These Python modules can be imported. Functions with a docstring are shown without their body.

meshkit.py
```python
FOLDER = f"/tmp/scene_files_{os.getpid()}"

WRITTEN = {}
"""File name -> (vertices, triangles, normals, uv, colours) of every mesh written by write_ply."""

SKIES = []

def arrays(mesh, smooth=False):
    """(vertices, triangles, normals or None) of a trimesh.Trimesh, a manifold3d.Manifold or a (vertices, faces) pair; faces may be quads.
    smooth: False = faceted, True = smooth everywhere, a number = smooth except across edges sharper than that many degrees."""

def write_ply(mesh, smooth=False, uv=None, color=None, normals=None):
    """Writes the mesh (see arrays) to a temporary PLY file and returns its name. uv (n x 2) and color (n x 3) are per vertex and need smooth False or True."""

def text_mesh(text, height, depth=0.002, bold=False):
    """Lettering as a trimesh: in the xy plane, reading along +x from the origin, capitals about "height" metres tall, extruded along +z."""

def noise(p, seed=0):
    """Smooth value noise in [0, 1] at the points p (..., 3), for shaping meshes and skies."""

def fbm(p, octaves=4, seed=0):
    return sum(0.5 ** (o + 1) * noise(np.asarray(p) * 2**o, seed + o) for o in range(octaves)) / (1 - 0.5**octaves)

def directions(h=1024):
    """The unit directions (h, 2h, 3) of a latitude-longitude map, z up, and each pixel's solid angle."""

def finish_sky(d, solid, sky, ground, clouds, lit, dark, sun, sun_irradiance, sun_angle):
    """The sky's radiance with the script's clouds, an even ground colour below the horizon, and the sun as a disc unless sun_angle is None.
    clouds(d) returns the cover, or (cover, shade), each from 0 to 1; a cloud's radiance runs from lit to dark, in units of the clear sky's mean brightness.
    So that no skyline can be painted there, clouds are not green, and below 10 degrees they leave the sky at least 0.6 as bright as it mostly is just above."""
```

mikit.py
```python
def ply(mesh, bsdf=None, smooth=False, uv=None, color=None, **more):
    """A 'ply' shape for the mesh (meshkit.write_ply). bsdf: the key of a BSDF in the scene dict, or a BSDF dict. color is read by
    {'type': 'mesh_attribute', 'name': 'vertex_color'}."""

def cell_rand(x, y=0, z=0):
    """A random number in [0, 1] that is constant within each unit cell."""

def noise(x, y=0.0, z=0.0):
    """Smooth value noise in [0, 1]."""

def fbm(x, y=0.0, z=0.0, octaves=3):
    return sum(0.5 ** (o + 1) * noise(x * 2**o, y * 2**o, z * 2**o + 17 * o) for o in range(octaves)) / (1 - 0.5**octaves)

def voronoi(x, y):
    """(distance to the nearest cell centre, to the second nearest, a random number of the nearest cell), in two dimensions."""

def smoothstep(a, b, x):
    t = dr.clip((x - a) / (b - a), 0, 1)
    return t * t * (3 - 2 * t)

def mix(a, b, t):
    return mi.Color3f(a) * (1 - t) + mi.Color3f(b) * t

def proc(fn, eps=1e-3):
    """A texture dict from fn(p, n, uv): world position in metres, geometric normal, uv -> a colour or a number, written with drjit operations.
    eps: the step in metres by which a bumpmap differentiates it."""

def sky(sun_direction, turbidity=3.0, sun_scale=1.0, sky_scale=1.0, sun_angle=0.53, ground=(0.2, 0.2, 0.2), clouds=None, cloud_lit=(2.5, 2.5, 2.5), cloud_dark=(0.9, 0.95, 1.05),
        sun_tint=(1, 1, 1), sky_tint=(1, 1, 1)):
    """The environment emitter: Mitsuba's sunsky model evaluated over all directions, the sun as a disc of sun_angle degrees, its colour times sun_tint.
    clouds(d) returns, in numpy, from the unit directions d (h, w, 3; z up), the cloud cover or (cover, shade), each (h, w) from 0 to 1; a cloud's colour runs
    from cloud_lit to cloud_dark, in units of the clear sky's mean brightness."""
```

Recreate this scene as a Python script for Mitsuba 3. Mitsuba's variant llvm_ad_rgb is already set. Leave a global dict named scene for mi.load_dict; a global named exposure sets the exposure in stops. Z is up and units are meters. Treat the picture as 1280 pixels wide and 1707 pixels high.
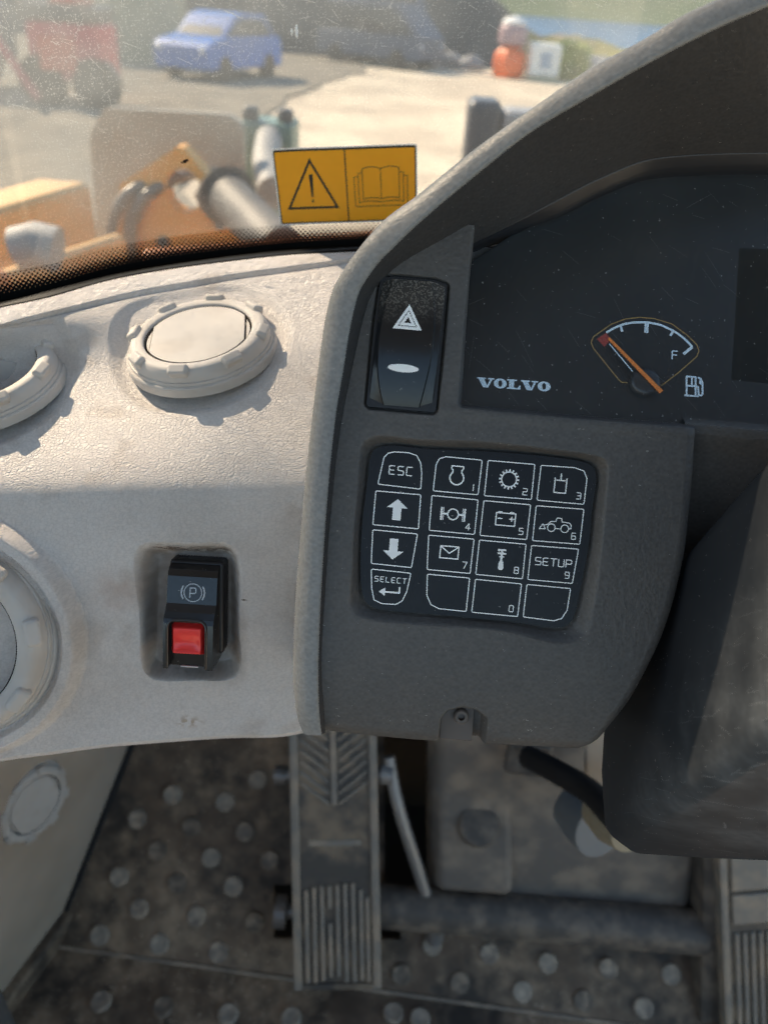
import math
import numpy as np
import trimesh
import shapely
from shapely import affinity
from shapely.geometry import Polygon, LineString, Point, MultiPolygon, box as sbox
from shapely.ops import unary_union
from scipy.interpolate import CubicSpline, PchipInterpolator
import manifold3d as m3
import drjit as dr
import mitsuba as mi
import mikit
import meshkit
from mikit import proc, noise, fbm, voronoi, cell_rand, smoothstep, mix

# ------------------------------------------------------------------ camera, sky, exposure
scene, labels = {}, {}
T = mi.ScalarTransform4f
PITCH, ROLL = math.radians(33.9), math.radians(4.3)
EYE = np.array([0.0, 0.0, 0.9])
_f = np.array([0, math.cos(PITCH), -math.sin(PITCH)])
_u0 = np.array([0, math.sin(PITCH), math.cos(PITCH)])
_up = math.cos(ROLL) * _u0 - math.sin(ROLL) * np.array([1.0, 0, 0])
scene['camera'] = {'type': 'thinlens', 'fov': 53.13, 'fov_axis': 'x', 'aperture_radius': 0.0017, 'focus_distance': 0.335,
                   'near_clip': 0.01, 'far_clip': 5000.0,
                   'to_world': T().look_at(origin=EYE.tolist(), target=(EYE + _f).tolist(), up=_up.tolist())}
SUN = (-0.62, 0.46, 0.64)
scene['sky'] = mikit.sky(SUN, turbidity=3, sun_scale=0.75, sky_scale=1.0, sky_tint=(1.10, 1.0, 0.86), ground=(0.3, 0.27, 0.22))
exposure = 3.1

# ------------------------------------------------------------------ dimensions (metres; console and key parts in millimetres of their own frame)
D = {'anchor': {'ESC': [-31.6, 22.77],
            'SELECT': [-32.27, -20.71],
            'SETUP': [31.43, -8.87],
            'axle': [-9.72, 7.17],
            'bat': [11.08, 6.88],
            'cyl': [31.39, 22.17],
            'd0': [16.35, -28.57],
            'd1': [-2.61, 18.23],
            'd2': [17.75, 18.19],
            'd3': [38.94, 18.13],
            'd4': [-3.45, 2.73],
            'd5': [17.56, 2.46],
            'd6': [38.39, 2.08],
            'd7': [-3.48, -12.63],
            'd8': [17.06, -13.13],
            'd9': [37.23, -13.57],
            'down': [-32.1, -8.27],
            'engine': [-9.4, 22.5],
            'enter': [-32.48, -25.23],
            'gear': [11.11, 22.57],
            'loader': [31.45, 6.2],
            'mail': [-9.97, -7.99],
            'tool': [10.78, -9.13],
            'up': [-31.8, 7.26]},
 'arm': [[-0.7939, 1.5549, 0.5245], [-0.8402, 2.0121, 0.4878], [-0.7295, 1.366, 0.4228]],
 'back_body': [[87.81, 49.25], [169.23, 48.07], [173.86, 9.78], [118.97, 17.94], [94.29, -16.08]],
 'bezel': [[-48.2, 29.47], [-47.34, 32.72], [-44.94, 34.71], [-30.43, 35.53], [-12.26, 36.16], [24.21, 35.63], [40.68, 34.77], [46.25, 33.65], [48.66, 31.28], [49.19, 27.68], [49.2, 12.13],
           [49.06, -15.59], [47.5, -33.44], [46.05, -37.77], [43.43, -39.38], [21.57, -38.41], [-15.56, -37.3], [-40.61, -36.58], [-45.33, -35.35], [-47.59, -32.25], [-48.07, -22.96],
           [-48.3, -4.43], [-48.12, 15.8]],
 'box': [[0.0836, 0.5552, 0.2201], [0.3369, 0.5511, 0.2141], [0.3489, 0.4802, 0.0996], [0.0955, 0.4813, 0.0922]],
 'box_step': [[0.0871, 0.5133, 0.2026], [0.1485, 0.513, 0.2022], [0.1567, 0.466, 0.1196], [0.0948, 0.4662, 0.1201]],
 'brake': [[0.3799, 0.4985, 0.2792], [0.4297, 0.3686, 0.0142]],
 'brake_side': [[0.3573, 0.4848, 0.205], [0.374, 0.4796, 0.2152], [0.4016, 0.3941, 0.0163], [0.3805, 0.3933, 0.015], [0.3699, 0.4716, 0.1317]],
 'cable': [[0.1561, 0.4887, 0.3004], [0.176, 0.4555, 0.3228], [0.1955, 0.4209, 0.343], [0.2029, 0.3706, 0.3757], [0.1969, 0.3382, 0.4172]],
 'car': [[-6.45, 22.38, -1.2], [-3.98, 22.38, -1.2]],
 'clip': [[0.1595, 0.4992, 0.2802]],
 'collar': [[0.2029, 0.4638, 0.2634], [0.2181, 0.4276, 0.2813]],
 'column': [[0.1381, 0.2086, 0.807], [0.1343, 0.2301, 0.7597], [0.1296, 0.2527, 0.7022], [0.1252, 0.2592, 0.6515], [0.1221, 0.2494, 0.6195], [0.1206, 0.2337, 0.6066],
            [0.1195, 0.2138, 0.5996], [0.1234, 0.1941, 0.6479], [0.1267, 0.1808, 0.6874], [0.1289, 0.1696, 0.7144], [0.1327, 0.1513, 0.7612], [0.1278, 0.2159, 0.5902],
            [0.1537, 0.2089, 0.6013], [0.1746, 0.1979, 0.6208], [0.2035, 0.1806, 0.6488], [0.2085, 0.2477, 0.7666], [0.2038, 0.1662, 0.717], [0.2018, 0.2514, 0.7362]],
 'cone_p': [[-7.326, 19.5489, -0.488], [-7.3977, 20.0807, 0.3034]],
 'console': [[0.0369, 0.2455, 0.7275], [1.0, 0.0, 0.0], [0.0, 0.5, 0.86603], [0.0, -0.86603, 0.5]],
 'cover_v': [[0.1323, 0.2015, 0.7451], [0.1259, 0.2378, 0.6642]],
 'dash_rows': [[[-0.2737, 0.3487, 0.7337], [-0.2468, 0.3736, 0.7393], [-0.218, 0.4024, 0.745], [-0.1959, 0.4143, 0.7485], [-0.1751, 0.433, 0.752], [-0.1514, 0.4475, 0.7554],
                [-0.1252, 0.457, 0.7589], [-0.0978, 0.4643, 0.7624], [-0.0696, 0.4701, 0.7659], [-0.0352, 0.4708, 0.77], [0.0025, 0.4708, 0.7746], [0.0448, 0.466, 0.7798]],
               [[-0.2583, 0.323, 0.7317], [-0.2349, 0.3508, 0.7373], [-0.2098, 0.3835, 0.743], [-0.1894, 0.3975, 0.7465], [-0.1677, 0.4111, 0.75], [-0.1449, 0.4252, 0.7534],
                [-0.12, 0.4355, 0.7569], [-0.0942, 0.4458, 0.7604], [-0.0672, 0.4535, 0.7639], [-0.0345, 0.4632, 0.768], [0.0026, 0.4747, 0.7726], [0.0465, 0.489, 0.7778]],
               [[-0.3029, 0.3803, 0.7053], [-0.2577, 0.3797, 0.7115], [-0.2133, 0.3792, 0.7177], [-0.1864, 0.3789, 0.7214], [-0.1598, 0.3785, 0.725], [-0.1335, 0.3782, 0.7286],
                [-0.1075, 0.3779, 0.7322], [-0.0817, 0.3776, 0.7358], [-0.0563, 0.3773, 0.7393], [-0.0264, 0.3769, 0.7434], [0.0062, 0.3765, 0.7479], [0.0428, 0.3761, 0.7529]],
               [[-0.2637, 0.3084, 0.6878], [-0.2249, 0.3089, 0.6909], [-0.1865, 0.3094, 0.694], [-0.1629, 0.3096, 0.6959], [-0.1395, 0.3098, 0.6978], [-0.1162, 0.3101, 0.6998],
                [-0.0929, 0.3103, 0.7017], [-0.0698, 0.3105, 0.7036], [-0.0468, 0.3106, 0.7055], [-0.0196, 0.3108, 0.7078], [0.0102, 0.311, 0.7103], [0.044, 0.3112, 0.7132]],
               [[-0.2622, 0.2931, 0.6697], [-0.2243, 0.295, 0.6728], [-0.1863, 0.297, 0.6759], [-0.1629, 0.2978, 0.6779], [-0.1394, 0.2987, 0.6798], [-0.116, 0.2993, 0.6817],
                [-0.0926, 0.2999, 0.6836], [-0.0693, 0.3004, 0.6855], [-0.046, 0.3008, 0.6875], [-0.0186, 0.3024, 0.6897], [0.0117, 0.3035, 0.6923], [0.0462, 0.3047, 0.6951]],
               [[-0.2586, 0.2648, 0.6233], [-0.2225, 0.2704, 0.6264], [-0.186, 0.2761, 0.6295], [-0.1627, 0.2785, 0.6314], [-0.1393, 0.2809, 0.6333], [-0.1156, 0.2827, 0.6353],
                [-0.0918, 0.2843, 0.6372], [-0.0679, 0.2856, 0.6391], [-0.044, 0.2866, 0.641], [-0.016, 0.2919, 0.6433], [0.0156, 0.2952, 0.6458], [0.0519, 0.299, 0.6487]],
               [[-0.2535, 0.2242, 0.5588], [-0.2201, 0.2348, 0.5619], [-0.1854, 0.2459, 0.565], [-0.1624, 0.2504, 0.5669], [-0.1391, 0.255, 0.5688], [-0.115, 0.2583, 0.5708],
                [-0.0907, 0.2613, 0.5727], [-0.066, 0.2636, 0.5746], [-0.0412, 0.2656, 0.5765], [-0.0123, 0.2759, 0.5788], [0.021, 0.2823, 0.5813], [0.0598, 0.2898, 0.5842]]],
 'dirt_spots': [[-0.1298, 0.4769, 0.8133], [-0.0688, 0.4856, 0.8806], [-0.0662, 0.4857, 0.8807], [-0.1363, 0.4694, 0.8629]],
 'display': [[101.42, 78.25], [168.23, 80.45], [165.28, 18.96], [97.71, 20.44]],
 'g_F': [[73.56, 27.41], [73.75, 30.84], [76.27, 31.04]],
 'g_arc': [[47.17, 36.51], [50.59, 38.93], [54.89, 40.97], [59.21, 41.93], [63.55, 42.28], [67.9, 41.85], [72.97, 40.1], [77.32, 37.61], [82.02, 33.17], [78.43, 29.84]],
 'g_hub': [[62.79, 16.39], [68.84, 16.87]],
 'g_needle': [[47.11, 32.68], [68.46, 11.76]],
 'g_outline': [[56.02, 16.0], [53.88, 15.91], [52.44, 17.07], [42.15, 29.46], [41.15, 31.9], [42.03, 34.41], [49.11, 40.35], [54.85, 43.12], [60.63, 44.28], [66.43, 44.21], [73.68, 42.47],
               [80.21, 37.84], [83.82, 34.3], [84.68, 31.71], [83.82, 29.21], [76.67, 21.99], [69.71, 15.81]],
 'g_pump': [[79.55, 12.49], [84.53, 12.73], [80.39, 20.4], [84.18, 20.48], [87.38, 12.95], [87.03, 19.8]],
 'g_red': [[43.34, 33.6], [47.17, 36.51], [49.1, 33.83], [46.58, 30.35]],
 'g_ticks': [[[52.73, 40.49], [53.65, 37.48]], [[63.55, 42.12], [63.31, 37.8]], [[74.42, 39.68], [73.14, 37.28]]],
 'g_white': [[48.21, 31.47], [57.73, 20.49]],
 'glass_base': [[-0.2821, 0.3679, 0.7297], [-0.2547, 0.3941, 0.7353], [-0.2253, 0.4244, 0.741], [-0.2026, 0.4372, 0.7445], [-0.1814, 0.457, 0.748], [-0.157, 0.4725, 0.7514],
                [-0.1299, 0.4827, 0.7549], [-0.1016, 0.4909, 0.7584], [-0.0725, 0.4974, 0.7619], [-0.0368, 0.4987, 0.766], [0.0025, 0.4994, 0.7706], [0.0467, 0.495, 0.7758],
                [0.1259, 0.5211, 0.7758], [0.2357, 0.5571, 0.7758]],
 'hz_frame': [[-44.92, 94.95], [-43.92, 95.96], [-39.65, 96.52], [-24.11, 96.27], [-19.49, 95.13], [-19.21, 94.31], [-19.47, 73.42], [-19.94, 46.61], [-21.0, 46.27], [-46.1, 46.56],
              [-46.75, 47.72], [-46.4, 62.41], [-45.93, 79.58]],
 'hz_lamp': [[-39.62, 61.89], [-27.85, 61.58], [-33.75, 63.25], [-33.95, 60.28]],
 'hz_left': [[-40.22, 95.21], [-42.25, 85.43], [-43.5, 76.51], [-43.91, 70.58], [-43.58, 62.13], [-41.95, 52.91], [-40.27, 47.7]],
 'hz_right': [[-24.96, 94.25], [-23.52, 84.72], [-23.11, 76.34], [-23.55, 65.74], [-24.68, 57.17], [-26.33, 48.1]],
 'hz_tri': [[-33.15, 85.91], [-27.85, 76.24], [-38.92, 76.35]],
 'keys': {'blank': [[-17.94, -17.3], [-1.11, -17.61], [-1.39, -31.07], [-12.23, -30.76], [-15.6, -29.32], [-17.47, -25.7]],
          'blank2': [[21.72, -18.41], [39.12, -18.78], [38.53, -27.56], [36.7, -31.0], [33.55, -32.18], [21.38, -31.5]],
          'down': [[-40.77, -1.31], [-23.07, -1.64], [-24.42, -15.17], [-40.43, -14.7]],
          'esc': [[-38.49, 27.48], [-37.06, 29.24], [-34.54, 29.98], [-29.03, 30.02], [-25.75, 29.17], [-23.96, 26.28], [-23.27, 22.19], [-23.16, 16.13], [-39.53, 16.83], [-40.17, 16.78]],
          'k0': [[1.24, -17.9], [19.58, -18.39], [19.15, -31.58], [0.85, -31.18]],
          'k1': [[-18.25, 15.85], [-17.89, 26.27], [-16.79, 28.65], [-14.29, 29.57], [-0.02, 29.27], [-0.54, 15.61]],
          'k2': [[2.27, 29.35], [20.67, 29.17], [20.51, 15.35], [1.97, 15.43]],
          'k3': [[23.16, 28.99], [36.3, 29.06], [40.07, 28.05], [41.53, 25.22], [41.28, 14.98], [22.73, 15.24]],
          'k4': [[-18.57, 13.98], [-0.37, 13.6], [-0.61, -0.13], [-18.58, 0.18]],
          'k5': [[1.95, 13.49], [20.42, 13.22], [20.06, -0.61], [1.54, -0.34]],
          'k6': [[22.65, 13.02], [41.46, 13.05], [41.09, -0.89], [22.39, -0.81]],
          'k7': [[-18.61, -1.77], [-0.64, -1.99], [-1.08, -15.74], [-18.18, -15.44]],
          'k8': [[1.51, -2.2], [19.95, -2.48], [19.77, -16.31], [1.17, -15.94]],
          'k9': [[22.2, -2.78], [40.81, -2.86], [39.58, -16.68], [21.91, -16.43]],
          'select': [[-40.26, -16.93], [-24.44, -17.42], [-25.53, -24.91], [-27.09, -28.78], [-29.49, -30.38], [-35.07, -30.43], [-38.24, -29.16], [-39.51, -24.56]],
          'up': [[-40.71, 14.16], [-22.99, 13.92], [-22.86, 0.42], [-40.92, 0.73]]},
 'knob': [[0.1236, 0.4865, 0.1897]],
 'ledge': [[82.0, 48.22], [160.01, 47.12]],
 'lens': [[-9.5, 0.89], [-9.26, 13.75], [-8.93, 33.94], [-8.14, 59.91], [9.48, 74.61], [33.58, 90.07], [51.96, 100.88], [58.15, 103.32], [70.6, 106.29], [86.84, 107.92], [111.87, 109.45],
          [141.92, 110.01], [166.94, 109.87], [161.61, -1.11], [110.01, -0.51], [83.03, -0.18], [34.91, -0.04]],
 'lens_frame': [[0.0369, 0.2731, 0.7693], [1.0, 0.0, 0.0], [0.0, 0.69886, 0.71526], [0.0, -0.71526, 0.69886]],
 'lens_panel': [[-9.52, 50.84], [-9.57, 62.92], [-9.69, 81.36], [-9.49, 104.23], [-8.69, 122.4], [149.88, 147.5], [161.79, 48.94], [110.08, 49.51], [83.05, 49.83], [34.92, 49.96]],
 'logo': [[-3.88, 13.59], [25.48, 13.84], [25.89, 9.48], [-2.49, 9.44]],
 'membrane': [[-43.59, 28.02], [-42.38, 30.4], [-39.27, 31.82], [-25.51, 32.12], [-2.58, 32.74], [6.59, 32.88], [34.22, 32.2], [41.69, 30.93], [44.04, 29.45], [45.02, 26.86], [44.91, 16.26],
              [44.82, 2.35], [43.81, -11.71], [42.25, -24.96], [40.56, -31.88], [38.88, -33.89], [36.15, -34.67], [21.64, -34.07], [2.94, -33.61], [-15.75, -33.14], [-34.43, -32.86],
              [-38.68, -32.06], [-41.64, -29.93], [-43.08, -26.74], [-44.34, -18.39], [-45.08, -4.44], [-44.8, 9.5], [-44.21, 21.54]],
 'near': {'c0': [-0.4803, 2.1079, 0.451],
          'c1': [-0.2683, 1.7218, 0.4143],
          'g0': [-0.5695, 2.8766, 0.5192],
          'g1': [-0.3932, 2.884, 0.5302],
          'g2': [-0.5557, 2.7749, 0.3679],
          'gc': [-0.4674, 2.8298, 0.4495],
          'hole': [-0.5923, 2.2188, 0.4367],
          'lamp0': [0.1493, 2.5086, 0.6887],
          'lamp1': [0.3507, 2.4209, 0.5582],
          'o0': [-0.5272, 1.6125, 0.4309],
          'o1': [-0.0688, 1.6527, 0.4908],
          'pl': [-0.9526, 2.4254, 0.3856],
          'pr': [-0.4956, 2.4445, 0.4141],
          'pt': [-0.8993, 2.5653, 0.5938],
          'pt2': [-0.5938, 2.5711, 0.6024],
          'w0': [-0.7648, 1.5135, 0.4629],
          'w1': [-0.6888, 1.5167, 0.4676],
          'yl': [-0.8083, 2.1253, 0.2976],
          'yr': [-0.4615, 2.1398, 0.3192],
          'ytop': [-0.7135, 2.2761, 0.522]},
 'out': {'bag': [3.13, 30.76, -1.2],
         'beige': [-8.12, 24.44, -1.2],
         'bush': [5.17, 32.54, -1.2],
         'cone': [-6.1, 15.88, -1.2],
         'edge_l': [-2.7, 29.38, -1.2],
         'edge_r': [4.42, 31.89, -1.2],
         'heap': [0.09, 33.36, -1.2],
         'redm': [-5.92, 15.53, -1.2],
         'tote': [4.18, 30.47, -1.2],
         'van': [-1.29, 29.2, -1.2]},
 'panel_bottom': [[-59.94, -85.87], [-10.69, -87.48], [16.82, -86.83], [52.67, -85.79]],
 'panel_left': [[-39.23, 113.64], [-47.26, 98.44], [-54.45, 86.61], [-59.72, 63.43], [-61.12, 17.02], [-62.08, -30.36], [-62.33, -54.41], [-61.01, -73.73], [-59.8, -84.39]],
 'panel_right': [[79.95, 123.52], [81.87, 83.08], [82.09, 49.61], [82.93, 27.84], [82.99, 4.38], [80.94, -17.11], [77.45, -34.12], [72.87, -47.71], [67.74, -60.94], [62.14, -72.08],
                 [57.04, -81.28], [52.67, -85.79]],
 'park': [[-0.0921, 0.2853, 0.6399], [0.99984, -0.00102, 0.01793], [-0.0164, 0.35504, 0.93471], [-0.00732, -0.93485, 0.35496]],
 'park_floor': [[-19.38, 22.64], [15.21, 25.49], [16.77, -4.1], [15.85, -34.22], [-21.52, -35.4], [-20.59, -6.56]],
 'park_recess': [[-25.26, 31.91], [-2.3, 35.19], [20.43, 34.82], [24.23, 4.46], [24.19, -14.33], [22.34, -34.98], [0.63, -38.45], [-22.35, -36.71], [-25.69, -14.44], [-26.85, 7.09]],
 'pedal': [[-0.0105, 0.3801, 0.05], [-0.0344, 0.5198, 0.26]],
 'pins': [[-0.0888, 0.5198, 0.2033], [0.0236, 0.5124, 0.2282], [-0.0798, 0.4492, 0.0625], [0.0389, 0.4533, 0.0775]],
 'post': [[0.2027, 0.4728, 0.3486], [0.216, 0.4599, 0.2935]],
 'rim_inner': [[113.33, 201.54, 42.0], [93.48, 190.96, 42.0], [73.48, 180.68, 42.0], [57.76, 173.4, 40.0], [40.27, 164.09, 37.0], [22.57, 153.78, 33.0], [4.23, 142.42, 29.0],
               [-14.6, 126.58, 26.0], [-33.89, 109.37, 21.0], [-40.8, 102.59, 18.0], [-45.03, 98.35, 16.0], [-48.44, 93.88, 14.0], [-50.43, 90.74, 13.0], [-52.19, 87.14, 12.0],
               [-54.79, 72.67, 10.0], [-56.08, 58.76, 9.0], [-57.82, 41.03, 8.0], [-58.7, 16.93, 7.0], [-58.96, -7.39, 5.5], [-58.71, -32.34, 4.5], [-58.19, -51.26, 3.5],
               [-56.95, -70.42, 2.5], [-55.0, -84.51, 0.0]],
 'rim_lens': [[163.59, 160.99, -26.0], [136.67, 159.02, -26.0], [109.78, 156.57, -26.0], [87.77, 154.48, -26.0], [63.42, 150.78, -26.0], [41.82, 140.9, -25.0], [22.88, 129.31, -24.0],
              [3.49, 121.51, -22.0], [-19.0, 108.99, -20.0], [-29.68, 103.63, -18.0], [-36.19, 99.1, -16.0], [-41.18, 94.47, -15.0], [-44.03, 90.72, -14.0], [-46.46, 84.66, -13.0],
              [-49.88, 69.85, -11.0], [-52.23, 56.5, -10.0], [-54.96, 38.36, -9.0], [-56.57, 13.75, -9.0], [-56.95, -11.77, -9.0], [-56.59, -37.77, -9.0], [-56.44, -57.34, -9.0],
              [-55.32, -77.02, -9.0], [-53.99, -90.13, -10.0]],
 'rim_outer': [[112.02, 212.38, 42.0], [92.23, 201.86, 42.0], [72.37, 190.91, 42.0], [50.2, 180.69, 40.0], [39.28, 174.07, 37.0], [21.58, 164.36, 33.0], [3.45, 151.28, 29.0],
               [-15.48, 137.21, 26.0], [-34.82, 121.33, 21.0], [-44.88, 113.86, 18.0], [-51.67, 105.94, 16.0], [-56.5, 99.3, 14.0], [-59.9, 93.92, 13.0], [-62.27, 89.01, 12.0],
               [-64.92, 75.44, 10.0], [-66.15, 58.01, 9.0], [-67.35, 37.84, 8.0], [-68.26, 16.21, 7.0], [-68.85, -8.14, 5.5], [-69.34, -26.79, 4.5], [-68.53, -58.27, 3.5],
               [-66.59, -75.03, 2.5], [-62.83, -85.6, 0.0]],
 'rim_wall': [[158.99, 165.97, -20.0], [132.61, 164.04, -20.0], [106.26, 161.65, -20.0], [84.68, 159.6, -20.0], [60.83, 155.98, -20.0], [39.65, 146.29, -19.0], [21.09, 134.92, -18.0],
              [2.5, 122.55, -16.0], [-19.56, 110.25, -14.0], [-30.04, 104.97, -12.0], [-36.42, 100.51, -10.0], [-41.31, 95.95, -9.0], [-44.1, 92.27, -8.0], [-46.48, 86.31, -7.0],
              [-49.84, 71.78, -5.0], [-52.14, 58.7, -4.0], [-54.8, 40.92, -3.0], [-56.39, 16.82, -3.0], [-56.76, -8.17, -3.0], [-56.41, -33.62, -3.0], [-56.26, -52.79, -3.0],
              [-55.16, -72.06, -3.0], [-53.87, -84.9, -4.0]],
 'ring': [[0.2111, 0.397, 0.3433]],
 'rod': [[0.0241, 0.5222, 0.2428], [0.0314, 0.5057, 0.2183], [0.038, 0.4938, 0.2005], [0.0632, 0.4685, 0.1359], [0.0906, 0.4435, 0.0628]],
 'screw': [[1.33, -73.34], [-7.39, -83.79], [-8.13, -74.55], [-5.95, -71.95], [-0.16, -69.79], [7.06, -70.46], [12.63, -74.18], [10.97, -82.87]],
 'seam': [[-0.323, 0.4242, 0.0], [0.2277, 0.392, 0.0]],
 'side_wall': [[-0.3313, 0.4368, 0.0], [-0.3582, 0.355, -0.0]],
 'sticker': [[-0.0795, 0.4899, 0.8198], [0.0039, 0.4935, 0.8279], [0.0055, 0.4973, 0.7878], [-0.0791, 0.4942, 0.777]],
 'studs_floor': [[-0.2595, 0.3727], [-0.1932, 0.372], [-0.1241, 0.3698], [-0.0577, 0.3709], [0.0497, 0.3828], [0.0787, 0.379], [-0.2759, 0.3356], [-0.216, 0.3396], [-0.1556, 0.3436],
                 [-0.0886, 0.3481], [-0.0209, 0.3526], [0.0412, 0.3567], [0.1038, 0.3609], [0.167, 0.3651]],
 'studs_toe': [[0.0413, 0.0171], [0.1097, 0.0169], [0.1762, 0.0172], [0.0798, 0.0492], [0.1457, 0.0498], [0.211, 0.0515], [0.0505, 0.0792], [0.1171, 0.0803], [0.1814, 0.0843],
               [0.088, 0.111], [0.151, 0.1109], [0.2183, 0.1164], [0.0583, 0.1417], [0.1223, 0.1409], [0.1853, 0.1432], [0.0942, 0.1723], [0.1563, 0.1717], [0.1906, 0.2004],
               [0.4101, 0.0527], [0.4732, 0.0515], [0.5371, 0.0504], [0.603, 0.0531], [0.671, 0.0555], [0.379, 0.02], [0.4437, 0.0191], [0.5116, 0.0192], [0.5771, 0.0186],
               [0.6421, 0.0196]],
 'toe': [[-0.323, 0.4242, 0.0], [0.9983, -0.05832, 0.0], [0.04468, 0.76474, 0.64279], [-0.03749, -0.64169, 0.76604]],
 'toe_hole': [[0.2257, 0.0915], [0.3507, 0.1034], [0.3294, 0.285], [0.399, 0.2932], [0.4173, 0.1022], [0.3703, 0.0984], [0.3753, 0.0533], [0.2343, 0.0374]],
 'tube': [[0.0417, 0.4518, 0.0843], [0.3735, 0.4449, 0.0919]],
 'vent_big': [[-0.2082, 0.2695, 0.6244], [0.99996, 0.00711, 0.00456], [-0.00723, 0.44132, 0.89732], [0.00437, -0.89732, 0.44136]],
 'vent_big_r': np.float64(0.0522),
 'vent_left': [[-0.2187, 0.3731, 0.7157], [0.94122, 0.28237, 0.18542], [-0.3091, 0.94132, 0.13558], [-0.13626, -0.18492, 0.97326]],
 'vent_side': [[-0.3254, 0.4546, 0.2187], [0.4377, 0.89912, -0.0], [-0.08472, 0.04124, 0.99555], [0.89512, -0.43575, 0.09423]],
 'vent_top': [[-0.1059, 0.3926, 0.7373], [0.99034, 0.0, 0.13865], [-0.02564, 0.98275, 0.18313], [-0.13626, -0.18492, 0.97326]]}

# ------------------------------------------------------------------ helpers
def arr(x): return np.asarray(x, float)

def unique(key):
    if key not in scene and key not in labels: return key
    n = 1
    while f'{key}_{n:03d}' in scene or f'{key}_{n:03d}' in labels: n += 1
    return f'{key}_{n:03d}'

def put(key, mesh, bsdf, smooth=40, to_world=None, uv=None):
    key = unique(key)
    more = {} if to_world is None else {'to_world': to_world}
    scene[key] = mikit.ply(mesh, bsdf, smooth, uv=uv, **more)
    return key

def thing(key, label, category, group=None):
    key = unique(key)
    labels[key] = {'label': label, 'category': category}
    if group: labels[key]['group'] = group
    return key

def tag(key, label=None, category=None, group=None, kind=None):
    d = labels.setdefault(key, {})
    for k, v in (('label', label), ('category', category), ('group', group), ('kind', kind)):
        if v: d[k] = v
    return key

def tri(v, f):
    return trimesh.Trimesh(np.asarray(v, float), np.asarray(f), process=False)

def man(mesh_or_man):
    m = mesh_or_man.to_mesh()
    return tri(m.vert_properties[:, :3], m.tri_verts)

def cat(*ms): return trimesh.util.concatenate(list(ms))

def flat_sheet(poly):
    v, f = trimesh.creation.triangulate_polygon(poly, engine='earcut'); return tri(np.c_[v, np.zeros(len(v))], f)

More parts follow.
